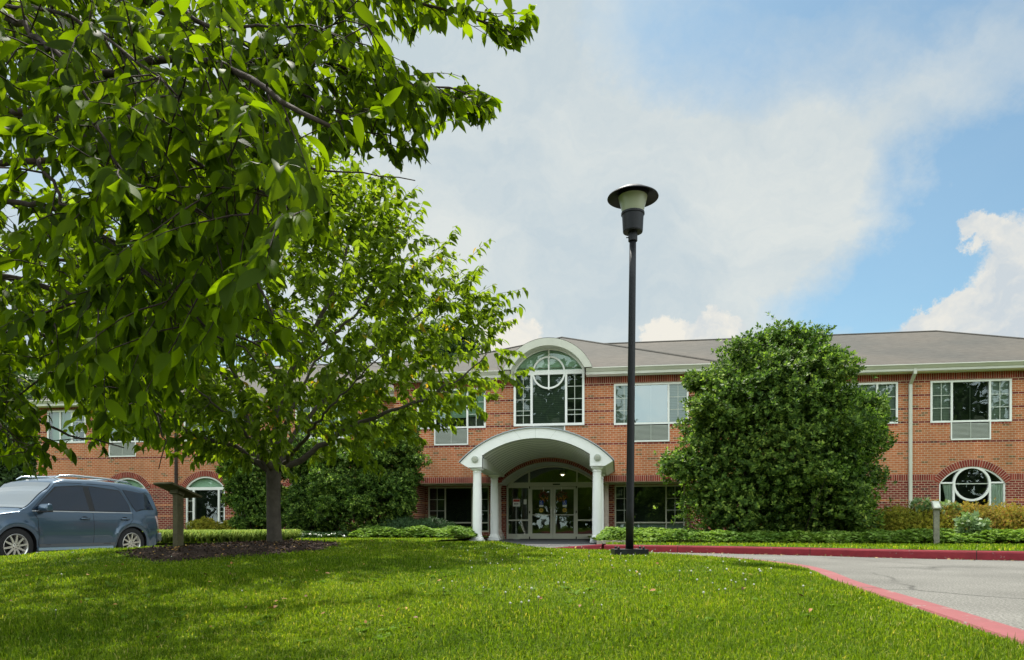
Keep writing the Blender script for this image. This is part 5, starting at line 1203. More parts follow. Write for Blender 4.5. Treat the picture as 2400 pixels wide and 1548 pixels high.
# --- young tree in the mulch ring
def resample(P, n):
    P = np.array(P); s = np.r_[0, np.cumsum(np.linalg.norm(np.diff(P, axis=0), axis=1))]; t = np.linspace(0, s[-1], n)
    return np.stack([np.interp(t, s, P[:, i]) for i in range(3)], 1)
def limb_from_px(pts, n=24):
    P = [tuple(PX(*p)) for p in pts]; sp = []
    Q = [Vector(p) for p in P]
    for i in range(len(Q) - 1):
        p0, p1, p2, p3 = Q[max(i - 1, 0)], Q[i], Q[i + 1], Q[min(i + 2, len(Q) - 1)]
        for k in range(6):
            t = k / 6; sp.append(tuple(.5 * ((2 * p1) + (p2 - p0) * t + (2 * p0 - 5 * p1 + 4 * p2 - p3) * t * t + (3 * p1 - p0 - 3 * p2 + p3) * t ** 3)))
    sp.append(P[-1]); return resample(sp, n)
def young_tree():
    rg = np.random.default_rng(5)
    base = PX(645, 1290, 9.5); o = empty('young_tree', base); tag(o, 'young broad-crowned tree in the mulch ring beside the drive', 'tree')
    d = 9.5
    limbs = [([(640, 1106, d), (645, 1000, d), (662, 920, d - .05), (690, 860, d - .1), (722, 790, d - .15), (765, 720, d - .2), (800, 640, d - .2), (822, 540, d - .2), (835, 470, d - .2)], .066),
             ([(635, 1110, d), (600, 1030, d - .1), (575, 980, d - .2), (560, 920, d - .3), (540, 850, d - .4), (510, 760, d - .6), (490, 660, d - .7), (480, 560, d - .7)], .052),
             ([(632, 1105, d), (580, 1070, d - .1), (540, 1045, d - .3), (500, 1033, d - .5), (430, 1010, d - .9), (350, 962, d - 1.2), (250, 925, d - 1.4), (160, 900, d - 1.5)], .046),
             ([(650, 1100, d), (700, 1083, d - .05), (760, 1040, d - .1), (800, 1012, d - .15), (850, 988, d - .2), (960, 950, d - .3), (1035, 915, d - .4), (1100, 870, d - .5), (1140, 830, d - .5)], .050),
             ([(650, 1095, d), (680, 1035, d + .1), (720, 985, d + .2), (765, 930, d + .3), (820, 870, d + .4), (900, 800, d + .5), (985, 735, d + .6), (1060, 680, d + .6)], .042),
             ([(640, 1100, d), (620, 1050, d + .3), (600, 1000, d + .7), (570, 930, d + 1.1), (540, 840, d + 1.5), (520, 760, d + 1.8), (500, 690, d + 2.0)], .040),
             ([(650, 1100, d), (690, 1060, d - .5), (730, 1010, d - 1.0), (780, 950, d - 1.4), (850, 880, d - 1.7), (900, 830, d - 1.9)], .036),
             ([(640, 1100, d), (660, 1020, d + .5), (700, 920, d + 1.0), (760, 820, d + 1.5), (830, 740, d + 1.9), (900, 690, d + 2.1)], .040),
             ([(638, 1102, d), (610, 1060, d - .6), (560, 1000, d - 1.2), (480, 930, d - 1.7), (400, 860, d - 2.0)], .036),
             ([(638, 1102, d), (590, 1060, d + .6), (520, 1010, d + 1.2), (440, 950, d + 1.6), (360, 900, d + 1.8)], .036),
             ([(700, 850, d - .1), (760, 800, d - .2), (850, 720, d - .3), (900, 640, d - .4), (950, 560, d - .4), (965, 500, d - .4)], .026),
             ([(560, 920, d - .3), (500, 860, d - .5), (430, 800, d - .7), (360, 720, d - .8), (330, 640, d - .8)], .026),
             ([(660, 920, d), (620, 820, d - .2), (600, 720, d - .4), (620, 600, d - .5), (660, 500, d - .5)], .028)]
    mb = MB(); nodes = []; nr = []
    T = np.array([tuple(PX(x, y, z) - base) for x, y, z in ((645, 1295, d), (644, 1282, d), (643, 1255, d), (641, 1200, d), (641, 1150, d), (641, 1118, d), (643, 1096, d), (645, 1075, d))])
    mb.tube(T, [.125, .108, .098, .092, .091, .096, .095, .075], 16)
    tr_nodes = []
    for pts, r in limbs:
        P = limb_from_px(pts, 30) - np.array(base); P[1:-1] += rg.normal(0, .012, (28, 3))
        rr = [r * (1 - .86 * (k / 29) ** .8) for k in range(30)]; mb.tube(P, rr, 8); nodes.append(P[3:]); nr += rr[3:]
    nodes = np.concatenate(nodes); nr = np.array(nr)
    # crown envelope: radius by height
    def env(z): return np.interp(z, [1.25, 1.5, 1.9, 2.3, 2.9, 3.5, 4.0, 4.5, 4.85, 5.15], [.5, 1.3, 2.1, 2.75, 2.95, 2.75, 2.35, 1.75, 1.2, .45])
    C0 = np.array(PX(660, 1000, d)); C = []
    while len(C) < 1500:
        z = rg.uniform(1.3, 5.1); a = rg.uniform(0, 2 * math.pi); lob = 1 + .10 * math.sin(3 * a + z * 2) + .07 * math.sin(7 * a - z * 3)
        rmax = float(env(z)) * lob; r = rmax * math.sqrt(rg.uniform(.03, 1))
        if rg.random() < .25 and r < rmax * .5: continue
        p = np.array([C0[0] + r * math.cos(a), C0[1] + r * math.sin(a), z])
        px, py = proj(p)
        if py > 1075 - .00040 * (px - 660) ** 2 : continue
        if 640 < px < 1010 and py > 1010 and rg.random() < .6: continue
        C.append(p - np.array(base))
    C = np.array(C)
    # grow twigs from the nearest wood, nearest clusters first, so that twigs branch from twigs
    dist = np.array([np.min(np.linalg.norm(nodes - c, axis=1)) for c in C]); order = np.argsort(dist)
    LO, LD, LN, LL = [], [], [], []
    allN = list(nodes); allR = list(nr); arr = np.array(allN)
    for ii, q in enumerate(order):
        c = C[q]; dd = arr - c; dl = np.linalg.norm(dd, axis=1) + .35 * np.maximum(0, arr[:, 2] - c[2]); j = int(np.argmin(dl)); s = arr[j]; L = np.linalg.norm(c - s)
        if L > 1.3: continue
        mid = (s + c) / 2 + np.array([0, 0, .06 * L]) + rg.normal(0, .04 * L, 3); P = np.array([s, s * .55 + mid * .45, mid, mid * .45 + c * .55, c])
        r0 = min(allR[j] * .7, .004 + .011 * L); mb.tube(P, [r0, r0 * .85, r0 * .7, r0 * .5, .0025], 4)
        arr = np.concatenate([arr, P[2:4]]); allR += [r0 * .7, r0 * .5]
        dirv = unit((c - s)[None])[0]; out = c - (C0 - np.array(base)); out[2] *= .3; out = out / (np.linalg.norm(out) + .01)
        g = unit((dirv * .6 + out * .8 + np.array([0, 0, .35]) + rg.normal(0, .35, 3))[None])[0]
        ext = c + g * rg.uniform(.25, .48); kn = rg.integers(15, 24); mb.tube([c, (c + ext) / 2 + rg.normal(0, .01, 3), ext], [.003, .0025, .0015], 3)
        for k in range(kn):
            f = (k + .5) / kn; pnt = c + (ext - c) * f + rg.normal(0, .012, 3) - (c - s) * rg.uniform(0, .35) * (k % 3 == 0)
            a = k * 2.4 + rg.uniform(-.3, .3); side_ = np.array([math.cos(a), math.sin(a), 0])
            dv = side_ * .75 + g * .55 + np.array([0, 0, -.55 - .3 * rg.random()])
            LO.append(pnt); LD.append(dv); LN.append(np.array([0, 0, 1]) + rg.normal(0, .45, 3) + side_ * .3); LL.append(rg.uniform(.085, .150))
    LO = np.array(LO); LD = np.array(LD)
    t = mb.build('trunk', M['bark'], o, smooth=True)
    leaf_mesh('crown', LO, LD, np.array(LN), LL, rg.uniform(.85, 1.15, len(LO)), m_leaf_mid, o)
    print('young tree leaves', len(LO))
young_tree()

# --- big tree whose boughs hang over the viewer's left
KEEP = [(-2600, -2600), (1262, -2600), (1266, 112), (1195, 130), (1130, 112), (1020, 85), (990, 112), (930, 105), (895, 80), (905, 120), (950, 150), (1080, 172), (1185, 225), (1180, 262), (1145, 302), (1050, 315), (1015, 335), (1000, 400), (940, 410), (880, 350), (862, 372),
        (800, 372), (765, 420), (795, 560), (765, 600), (700, 540), (640, 590), (665, 650), (600, 690), (640, 722), (815, 700), (832, 790), (745, 832), (715, 880), (655, 850), (600, 800), (555, 880), (480, 885), (440, 930), (425, 1010), (400, 1145), (336, 1150), (330, 1085), (240, 1105), (140, 1085), (105, 1125), (-2600, 1160)]
def allowed(P):
    px, py = proj(P); k = inside(KEEP, px, py); X, Y = to_cam(P); back = Y < .35
    hole = ((px > 92) & (px < 235) & (py > 925) & (py < 1020)) | ((px > 165) & (px < 560) & (py > 1035) & (py < 1085)) | ((px > 35) & (px < 110) & (py > 850) & (py < 900)) | ((px > 150) & (px < 205) & (py > 560) & (py < 600)) | (((px - 55) / 45) ** 2 + ((py - 470) / 38) ** 2 < 1) | (((px - 290) / 40) ** 2 + ((py - 520) / 22) ** 2 < 1) | (((px - 600) / 40) ** 2 + ((py - 85) / 30) ** 2 < 1) | (((px - 150) / 38) ** 2 + ((py - 400) / 24) ** 2 < 1) | (((px - 700) / 24) ** 2 + ((py - 285) / 36) ** 2 < 1) | (((px - 400) / 26) ** 2 + ((py - 140) / 22) ** 2 < 1) | (((px - 30) / 28) ** 2 + ((py - 630) / 24) ** 2 < 1)
    return k, back, hole
def big_tree():
    rg = np.random.default_rng(21)
    bx = CW(-4.1, 3.6, -.06); o = empty('shade_tree', bx); tag(o, 'large broadleaf tree with long boughs overhanging the upper left corner', 'tree'); B0 = np.array(bx)
    mb = MB(); D = {}
    mb.tube([(0, 0, -.1), (.02, 0, .4), (.05, .03, 1.1), (.05, .05, 1.9), (.12, 0, 2.7), (.2, .1, 3.6), (.15, .2, 4.6), (.2, .1, 5.6)], [.22, .165, .15, .145, .12, .09, .06, .03], 16)
    W = []
    def pxl(*a): return [tuple(np.array(PX(*p)) - B0) for p in a]
    tA, tB, tC = (.05, .04, 1.6), (.1, .02, 2.3), (.18, .08, 3.4)
    br = [(([tB] + pxl((-250, 300, 3.3), (60, 268, 3.0), (140, 245, 2.9), (200, 192, 2.8), (330, 140, 2.4), (520, 150, 2.1), (640, 230, 1.8), (770, 295, 1.55))), .040, 1.0),
          ((pxl((100, 258, 2.95), (270, 370, 2.6), (430, 470, 2.3), (560, 600, 2.0), (640, 740, 1.75))), .020, 1.2),
          ((pxl((190, 200, 2.8), (330, 300, 2.4), (500, 400, 2.1), (620, 450, 1.85), (730, 520, 1.65))), .018, 1.2),
          (([tC] + pxl((-300, -120, 3.6), (150, -40, 3.3), (500, -70, 3.1), (850, -40, 3.0), (1000, 15, 3.1), (1130, 55, 3.2), (1195, 78, 3.2))), .035, 2.0),
          ((pxl((250, -50, 3.25), (420, 50, 3.2), (600, 110, 3.1), (760, 150, 3.1), (930, 195, 3.1), (1050, 212, 3.1), (1120, 228, 3.1))), .018, 3.2),
          ((pxl((420, 50, 3.2), (600, 160, 3.1), (720, 230, 3.0), (810, 275, 2.9), (900, 330, 2.9), (940, 350, 2.9))), .016, 3.0),
          (([tA] + pxl((-250, 620, 3.7), (60, 662, 3.4), (230, 715, 3.2), (420, 765, 3.1), (590, 800, 3.1), (640, 830, 3.1))), .034, 1.2),
          ((pxl((-100, 640, 3.6), (100, 790, 3.8), (250, 880, 3.6), (360, 960, 3.5), (385, 1040, 3.4), (372, 1100, 3.4))), .018, 1.2),
          (([tA] + pxl((-350, 860, 4.0), (-50, 920, 4.0), (90, 985, 3.9), (200, 1030, 3.8), (290, 1050, 3.7))), .026, 1.1),
          ((pxl((-200, 480, 3.2), (80, 480, 2.8), (250, 560, 2.5), (400, 690, 2.3), (520, 800, 2.1), (600, 850, 2.0))), .018, 1.3),
          ((pxl((60, 268, 3.0), (110, 420, 2.6), (220, 560, 2.4), (300, 660, 2.3))), .015, 1.2),
          ((pxl((420, 765, 3.1), (560, 742, 3.3), (680, 745, 3.4), (760, 748, 3.4))), .009, 1.0),
          (([tB] + pxl((-300, 100, 2.9), (0, 20, 2.5), (200, 60, 2.2), (330, 140, 2.0), (420, 230, 1.9))), .022, 1.2),
          ((pxl((0, 20, 2.5), (150, 150, 2.1), (230, 300, 1.95), (300, 430, 1.9))), .014, 1.2),
          ((pxl((330, -60, 3.2), (480, 60, 2.8), (640, 60, 2.5), (780, 60, 2.4), (860, 60, 2.4))), .016, 1.3),
          ((pxl((-50, 920, 4.0), (0, 1000, 3.6), (60, 1060, 3.4))), .012, 1.3),
          ([tB] + [(1.0, 1.2, 3.0), (1.9, 2.2, 3.4), (2.9, 2.8, 3.5)], .035, 1.0), ([tC] + [(.5, 1.6, 4.2), (1.4, 2.6, 4.6), (2.4, 3.2, 4.4)], .035, 1.0), ([tA] + [(.3, 1.3, 2.4), (.8, 2.4, 2.7), (1.3, 3.3, 2.6)], .03, 1.0),
          # boughs away from the picture
          ([tC, (-1.2, .4, 4.2), (-2.4, .6, 4.6), (-3.2, .5, 4.4)], .05, .8), ([tB, (-.8, -1.0, 3.0), (-1.8, -2.2, 3.4), (-2.4, -3.0, 3.2)], .05, .8), ([tC, (.6, -1.4, 4.2), (1.2, -2.6, 4.6), (1.8, -3.4, 4.5)], .05, .9),
          ([tC, (.2, 1.2, 4.2), (.4, 2.2, 4.6), (.8, 3.0, 4.5)], .05, .8), ([(.2, .1, 5.2), (1.0, -.4, 5.6), (2.0, -.8, 5.7), (2.9, -1.2, 5.4)], .04, .9), ([(.2, .1, 4.8), (1.0, .9, 5.4), (1.9, 1.2, 5.6)], .04, .9),
          ([(.2, .1, 5.4), (-.6, .5, 6.1), (-1.2, .9, 6.4)], .03, .8), ([tC, (1.2, .3, 4.0), (2.4, .2, 4.3), (3.4, .0, 4.2)], .04, 1.0), ([tC, (1.2, -.9, 3.9), (2.6, -1.7, 4.0), (3.6, -2.2, 3.8)], .04, 1.0)]
    nodes = []; nodr = []; tang = []
    for P, r, dens in br:
        Q = [Vector(p) for p in P]; sp = []
        for i in range(len(Q) - 1):
            p0, p1, p2, p3 = Q[max(i - 1, 0)], Q[i], Q[i + 1], Q[min(i + 2, len(Q) - 1)]
            for k in range(6): t = k / 6; sp.append(tuple(.5 * ((2 * p1) + (p2 - p0) * t + (2 * p0 - 5 * p1 + 4 * p2 - p3) * t * t + (3 * p1 - p0 - 3 * p2 + p3) * t ** 3)))
        sp.append(P[-1]); n_ = 30; S = resample(sp, n_); S[1:-1] += rg.normal(0, .008, (n_ - 2, 3)); rr = [r * (1 - .88 * (k / (n_ - 1)) ** .7) for k in range(n_)]; mb.tube(S, rr, 8)
        T = np.gradient(S, axis=0); T = unit(T); nodes.append(S); nodr += rr; tang.append(T)
        W.append((S, T, r, dens))
    NO = np.concatenate(nodes); NR = np.array(nodr); NT = np.concatenate(tang)
    LO, LD, LN, LL = [], [], [], []
    def spray(s, g, L, kn, r0=.003, ll=(.050, .094)):
        """a drooping leafy twig; dropped when its leaves would hang outside the crown's outline"""
        g = g / np.linalg.norm(g); P = [s]; dv = g.copy()
        for k in range(5): dv = dv + np.array([0, 0, -.10]) + rg.normal(0, .07, 3); dv /= np.linalg.norm(dv); P.append(P[-1] + dv * L / 5)
        P = np.array(P); k, back, hole = allowed(P + B0)
        if not (k | back).all() or (hole.any() and rg.random() < .93): return False
        X, Y = to_cam(P + B0); z = (P + B0)[:, 2]
        if (np.hypot(X, Y - 0) < 1.05).any() or (z < .55).any(): return False
        mb.tube(P, [r0, r0 * .9, r0 * .75, r0 * .6, r0 * .45, r0 * .3], 4)
        S = resample(P, kn + 1)
        for q in range(kn + 1):
            f = q / kn
            if f < .12: continue
            t = P[-1] - P[0]; t = t / np.linalg.norm(t); h = np.cross(t, [0, 0, 1]); h /= (np.linalg.norm(h) + 1e-6); sd_ = h * (1 if q % 2 else -1)
            reps = 1 if f < .9 else 3
            for e in range(reps):
                a = rg.normal(0, .35); dr = sd_ * (.75 if f < .9 else (.5 * (e - 1))) + t * .75 + np.array([0, 0, -.45 - .5 * rg.random()]) + rg.normal(0, .28, 3)
                l = rg.uniform(*ll); tip = S[q] + dr / np.linalg.norm(dr) * l; kk, bk, hl = allowed((tip + B0)[None])
                if not (kk | bk)[0]: continue
                LO.append(S[q]); LD.append(dr); LN.append(np.array([0, 0, .9]) + rg.normal(0, .40, 3) - sd_ * .25); LL.append(l)
        return True
    # leafy twigs along every bough
    for S, T, r, dens in W:
        seglen = np.linalg.norm(np.diff(S, axis=0), axis=1).sum(); nsp = int(seglen * 12 * dens)
        for i in range(nsp):
            f = rg.uniform(.22, 1) if i > 3 else 1.0; k = min(int(f * 29), 29); g = T[k] * .8 + rg.normal(0, .6, 3) + np.array([0, 0, -.10])
            for tr in range(6 if dens > 1.9 else 1):
                if spray(S[k], g, rg.uniform(.22, .42) * (1 if tr < 2 else .55), int(rg.integers(7, 13))): break
                g = T[k] * .7 + rg.normal(0, .45, 3) + np.array([0, 0, -.15])
    # filling twigs: points spread through the crown, joined to the nearest bough
    def fill(n, sampler, maxl=1.4, ll=(.050, .094)):
        nonlocal NO, NR
        ok = 0
        for i in range(n):
            c = sampler() - B0
            kk, bk, hl = allowed((c + B0)[None])
            if not (kk | bk)[0] or (hl[0] and rg.random() < .93): continue
            dd = NO - c; dl = np.linalg.norm(dd, axis=1); j = int(np.argmin(dl)); s = NO[j]; L = dl[j]
            if L > maxl: continue
            mid = (s + c) / 2 + np.array([0, 0, .08 * L]) + rg.normal(0, .05 * L, 3)
            m2, b2, h2 = allowed((np.array([mid]) + B0))
            if not (m2 | b2)[0]: continue
            r0 = min(NR[j] * .6, .0035 + .005 * L); g = unit(((c - s) / L + NT[min(j, len(NT) - 1)] * .4)[None])[0] + rg.normal(0, .35, 3) + np.array([0, 0, -.15])
            if spray(c, g, rg.uniform(.25, .42), int(rg.integers(8, 13)), .0026, ll):
                mb.tube([s, s * .5 + mid * .5, mid, mid * .4 + c * .6, c], [r0, r0 * .9, r0 * .8, r0 * .6, .0026], 4); ok += 1
                NO = np.concatenate([NO, np.array([mid, mid * .4 + c * .6])]); NR = np.concatenate([NR, [r0 * .8, r0 * .6]])
        print('filled', ok, 'of', n)
    def vol(x0, x1, y0, y1, d0, d1):
        return lambda: np.array(PX(rg.uniform(x0, x1), rg.uniform(y0, y1), rg.uniform(d0, d1)))
    fill(60, vol(280, 720, 130, 520, 1.7, 2.7)); fill(50, vol(300, 680, 480, 840, 1.9, 2.9)); fill(45, vol(-80, 360, -60, 500, 2.0, 2.8)); fill(30, vol(100, 480, 500, 740, 2.1, 2.9))
    fill(240, vol(-150, 820, -150, 620, 2.7, 4.4)); fill(230, vol(-150, 700, 430, 930, 2.8, 4.4)); fill(430, vol(-150, 440, 760, 1110, 3.4, 5.2)); fill(380, vol(-350, 720, -250, 900, 4.4, 7.0), 1.6); fill(80, vol(640, 1000, -80, 330, 2.7, 3.8))
    def outer_vol():
        a = rg.uniform(0, 6.283); z = rg.uniform(2.4, 6.4); r = math.sqrt(rg.random()) * np.interp(z, [2, 3, 4.5, 6.5], [2.6, 3.4, 3.2, 1.3]); return B0 + np.array([r * math.cos(a) + .2, r * math.sin(a), z])
    fill(120, outer_vol, 1.2, (.09, .13))
    mb.build('trunk', M['bark_dark'], o, smooth=True)
    leaf_mesh('crown', np.array(LO), np.array(LD), np.array(LN), LL, rg.uniform(.78, 1.08, len(LO)), m_leaf_near, o)
    print('big tree leaves', len(LO))
big_tree()

# --- clipped-looking evergreens: leaf rosettes spread through a lumpy volume
def shrub(name, label, cat, base, blobs, n, leaf, mat, seed, group=None, up=.7, wfac=1.3, shell=.45, kind=None, stems=5, per=7, spiky=0.0, clumps=0, parts=('foliage', 'stems')):
    """blobs: (dx, dy, z, rx, ry, rz) lobes relative to base"""
    rg = np.random.default_rng(seed); B = np.array(base); o = empty(name, base, 0); tag(o, label, cat, group, kind)
    blobs = np.array(blobs, float)
    if clumps:
        q = blobs[rg.integers(len(blobs), size=clumps)]; dd = unit(rg.normal(0, 1, (clumps, 3)) + np.array([0, 0, .15])); pos = q[:, :3] + dd * q[:, 3:6] * .93
        keep = np.ones(clumps, bool)
        for e in blobs: keep &= (((pos - e[:3]) / e[3:6]) ** 2).sum(1) > .55
        rad = rg.uniform(.16, .44, (clumps, 1)) * np.array([[1.25, 1.25, .72]]) * min(1.0, blobs[:, 3].max() / 1.6); sub = np.concatenate([pos, rad], 1)[keep]; sub = sub[sub[:, 2] > .15]; core = blobs.copy(); core[:, 3:6] *= .93; blobs = np.concatenate([core, sub])
    vol = np.prod(blobs[:, 3:6], axis=1) ** (2 / 3.); pick = rg.choice(len(blobs), n, p=vol / vol.sum()); b = blobs[pick]
    d = unit(rg.normal(0, 1, (n, 3))); rr = (1 - shell * rg.random(n) ** 1.6)[:, None]
    # ragged outline
    wob = 1 + .10 * np.sin(d[:, 0:1] * 7 + b[:, 2:3] * 3) + .08 * np.sin(d[:, 1:2] * 11 + d[:, 2:3] * 9 + b[:, 0:1]) + rg.normal(0, .045, (n, 1)) + spiky * (rg.random((n, 1)) ** 8)
    P = b[:, 0:3] + d * rr * wob * b[:, 3:6]
    # reject rosettes deep inside another lobe
    deep = np.zeros(n, bool)
    for q in (blobs if not clumps else core): deep |= (((P - q[:3]) / q[3:6]) ** 2).sum(1) < (1 - shell) ** 2
    P = P[~deep & (P[:, 2] > .02)]; d = d[~deep & ((b[:, 0:3] + d * rr * wob * b[:, 3:6])[:, 2] > .02)]; m = len(P)
    axis = unit(d * np.array([1, 1, .7]) + np.array([0, 0, up]) + rg.normal(0, .25, (m, 3)))
    ref = unit(np.cross(axis, rg.normal(0, 1, (m, 3)))); ref2 = np.cross(axis, ref)
    O, D, Nn, L = [], [], [], []
    for k in range(per):
        a = 2.4 * k; r = ref * math.cos(a) + ref2 * math.sin(a); f = k / per
        O.append(P + axis * (leaf * .9 * f)[None] if False else P + axis * leaf * .9 * f); D.append(r * (1 - .5 * f) + axis * (.35 + .6 * f) + rg.normal(0, .15, (m, 3))); Nn.append(axis + rg.normal(0, .2, (m, 3)) - r * .3); L.append(leaf * rg.uniform(.75, 1.2, m))
    O = np.concatenate(O); D = np.concatenate(D); Nn = np.concatenate(Nn); L = np.concatenate(L)
    leaf_mesh(parts[0], O, D, Nn, L, np.full(len(O), wfac), mat, o, RH_V, RH_F, smooth=False)
    if stems:
        mb = MB()
        for i in range(stems * 8):
            q = blobs[rg.integers(len(blobs))]; t = q[:3] + rg.normal(0, .45, 3) * q[3:6]; t[2] = max(t[2], .1); s = np.array([rg.normal(0, .15), rg.normal(0, .15), -.05]) + q[:3] * np.array([.3, .3, 0]); mid = (s + t) / 2 + rg.normal(0, .08, 3) * q[3:6].mean()
            r = .012 + .02 * rg.random() * min(1.5, q[5]); mb.tube([s, mid, t], [r, r * .7, r * .25], 5)
        mb.build(parts[1], M['bark_dark'], o, smooth=True)
    return o
bp = CW(6.85, 18.0, .12)
def camrel(lst): return [(x * CT - y * ST, x * ST + y * CT, z, rx, ry, rz) for x, y, z, rx, ry, rz in lst]
shrub('holly_bush', 'huge dark green evergreen bush nearly two storeys tall right of the lamp post', 'bush', bp,
      camrel([(.1, .3, 1.4, 1.85, 1.8, 1.5), (-.2, .1, 2.4, 1.7, 1.7, 1.8), (.0, .2, 3.3, 1.6, 1.5, 1.25), (-1.05, .2, 3.95, .72, .9, 1.2), (-.35, .1, 4.3, .80, .9, 1.0), (.25, 0, 4.4, .75, .8, 1.1), (.75, 0, 3.8, .75, .8, 1.0), (-.3, .1, 3.6, 1.3, 1.1, 1.0), (1.3, .2, 2.7, 1.05, 1.1, .85), (-1.4, 0, 1.8, 1.0, 1.1, 1.1), (1.25, 0, 1.5, 1.05, 1.2, 1.2), (-1.2, -.2, .8, 1.3, 1.3, .8), (1.0, -.2, .8, 1.25, 1.2, .8), (-1.5, 0, 3.3, .8, .9, .7), (-2.1, -.1, 1.85, .65, .4, .20), (-1.6, -.2, 1.35, .6, .6, .45), (1.9, .1, 2.9, .7, .6, .25), (1.8, 0, 3.3, .5, .5, .3), (-1.6, 0, 4.0, .45, .5, .3), (0, -1.0, 2.4, 1.5, .9, 1.5), (.2, -.8, 3.8, 1.2, .8, 1.0)]),
      30000, .095, m_holly, 31, spiky=.55, shell=.6, clumps=230)
shrub('holly_bush', 'dark evergreen bush against the brick wall right behind the young tree trunk', 'bush', CW(-5.3, 25.0, .1),
      camrel([(0, 0, 1.2, 1.7, 1.0, 1.3), (.5, .1, 2.3, 1.3, .9, 1.3), (-.7, 0, 2.0, 1.2, .9, 1.1), (1.1, .2, 3.0, .9, .7, .9), (1.2, .1, 1.5, .8, .8, 1.0), (.9, .3, 3.9, .8, .6, .6)]), 13000, .10, m_holly, 32, shell=.7, clumps=110)
shrub('holly_bush', 'dark shaded evergreen bush directly behind the young tree trunk', 'bush', CW(-7.4, 26.0, .1),
      camrel([(0, 0, 1.0, 1.2, .8, 1.1), (.3, 0, 2.2, 1.0, .7, 1.1), (-.4, 0, 2.9, .9, .7, .8)]), 7000, .10, m_holly, 33, shell=.6)
shrub('holly_bush', 'dark evergreen bush left of the young tree trunk beside the arched window', 'bush', CW(-9.55, 26.5, .1),
      camrel([(0, 0, 1.2, 1.05, .8, 1.2), (-.1, 0, 2.2, 1.05, .8, .9), (-.8, 0, 2.7, .7, .5, .5), (.7, 0, 2.9, .8, .6, .7)]), 7000, .10, m_holly, 34, shell=.7, clumps=70)
shrub('evergreen_bush', 'tall rounded evergreen at the left corner of the building behind the parked car', 'bush', CW(-20.8, 27.5, .1),
      camrel([(0, 0, 1.6, 2.2, 1.6, 1.8), (-.8, 0, 3.4, 1.9, 1.4, 1.5), (.9, 0, 3.5, 1.2, 1.0, 1.2), (-1.8, 0, 4.4, 1.5, 1.2, 1.0), (1.3, 0, 1.6, 1.0, 1.0, 1.3)]), 11000, .13, m_bgleaf, 35, shell=.5)
m_jun = island_mat('juniper needle spray', [(0, (.018, .05, .014)), (1, (.05, .10, .025))], .6, .3, .1, (1.2, 1.4, .8))
shrub('juniper_bush', 'low spreading juniper under the ground floor window left of the portico', 'bush', CW(-3.3, 24.3, .12), camrel([(0, 0, .25, 1.0, .6, .3), (.5, 0, .42, .7, .5, .22), (-.5, 0, .35, .7, .5, .3)]), 2600, .09, m_jun, 36, up=.1, wfac=.5, stems=2)
m_bar = island_mat('orange green barberry leaf', [(0, (.14, .13, .02)), (.35, (.25, .25, .04)), (.7, (.34, .25, .05)), (1, (.36, .17, .06))], .75, .08, .35, (1.4, 1.4, .8), noisevar=.3)
m_bar2 = island_mat('yellow green barberry leaf', [(0, (.12, .13, .02)), (.5, (.25, .27, .03)), (1, (.38, .31, .05))], .75, .08, .35, (1.4, 1.4, .8), noisevar=.3)
for i, (px, d_, h_, w_, mt, lab) in enumerate(((2065, 17.6, .62, .75, m_bar2, 'low yellow-green spreading shrub at the right foot of the huge evergreen bush'), (2135, 17.2, .85, .85, m_bar2, 'yellow-green arching shrub under the downspout'), (2225, 17.2, .92, .9, m_bar, 'orange-tinged arching shrub right behind the slim sign post'),
                                         (2310, 17.0, .92, 1.0, m_bar, 'orange-brown shrub in front of the arched window with the round pane'), (2405, 16.6, .86, 1.0, m_bar, 'orange-brown shrub at the right edge of the picture'))):
    shrub('barberry_shrub', lab, 'shrub', CW((px - 1200) / F * d_, d_, .12), camrel([(0, 0, h_ * .45, w_, .7, h_ * .5), (-.35, .05, h_ * .62, w_ * .6, .5, h_ * .38), (.4, -.1, h_ * .55, w_ * .6, .5, h_ * .38)]), 4200, .048, mt, 50 + i, group='arching shrubs along the right wing', up=.35, wfac=1.0, stems=3, spiky=.5, shell=.7)
m_fl = island_mat('pale broad shrub leaf', [(0, (.10, .17, .06)), (1, (.22, .30, .13))], .5, .4, .3, (1.4, 1.5, .8))
shrub('hydrangea', 'leafy pale green plant growing among the orange shrubs at the right', 'plant', CW(8.85 + 1.05, 15.2, .12), camrel([(0, 0, .40, .22, .2, .22)]), 60, .13, m_fl, 61, stems=1, per=8)
shrub('hydrangea', 'pale green leafy plant rising above the shrubs below the arched window', 'plant', CW(10.5, 17.0, .12), camrel([(0, 0, .80, .25, .2, .12), (-.6, 0, .88, .2, .2, .1)]), 60, .11, m_fl, 62, stems=1, per=8)
for i, (px, w_, lab) in enumerate(((480, .7, 'small olive shrub below the vented arched window'), (556, .7, 'small olive shrub beside the white downspout'), (610, .6, 'small olive shrub partly behind the young tree trunk'))):
    d_ = 29.0; shrub('low_shrub', lab, 'shrub', CW((px - 1200) / F * d_, d_, .05), camrel([(0, 0, .3, w_, .5, .45)]), 1500, .07, m_bar2, 70 + i, group='small shrubs at the foot of the left wing', stems=1)
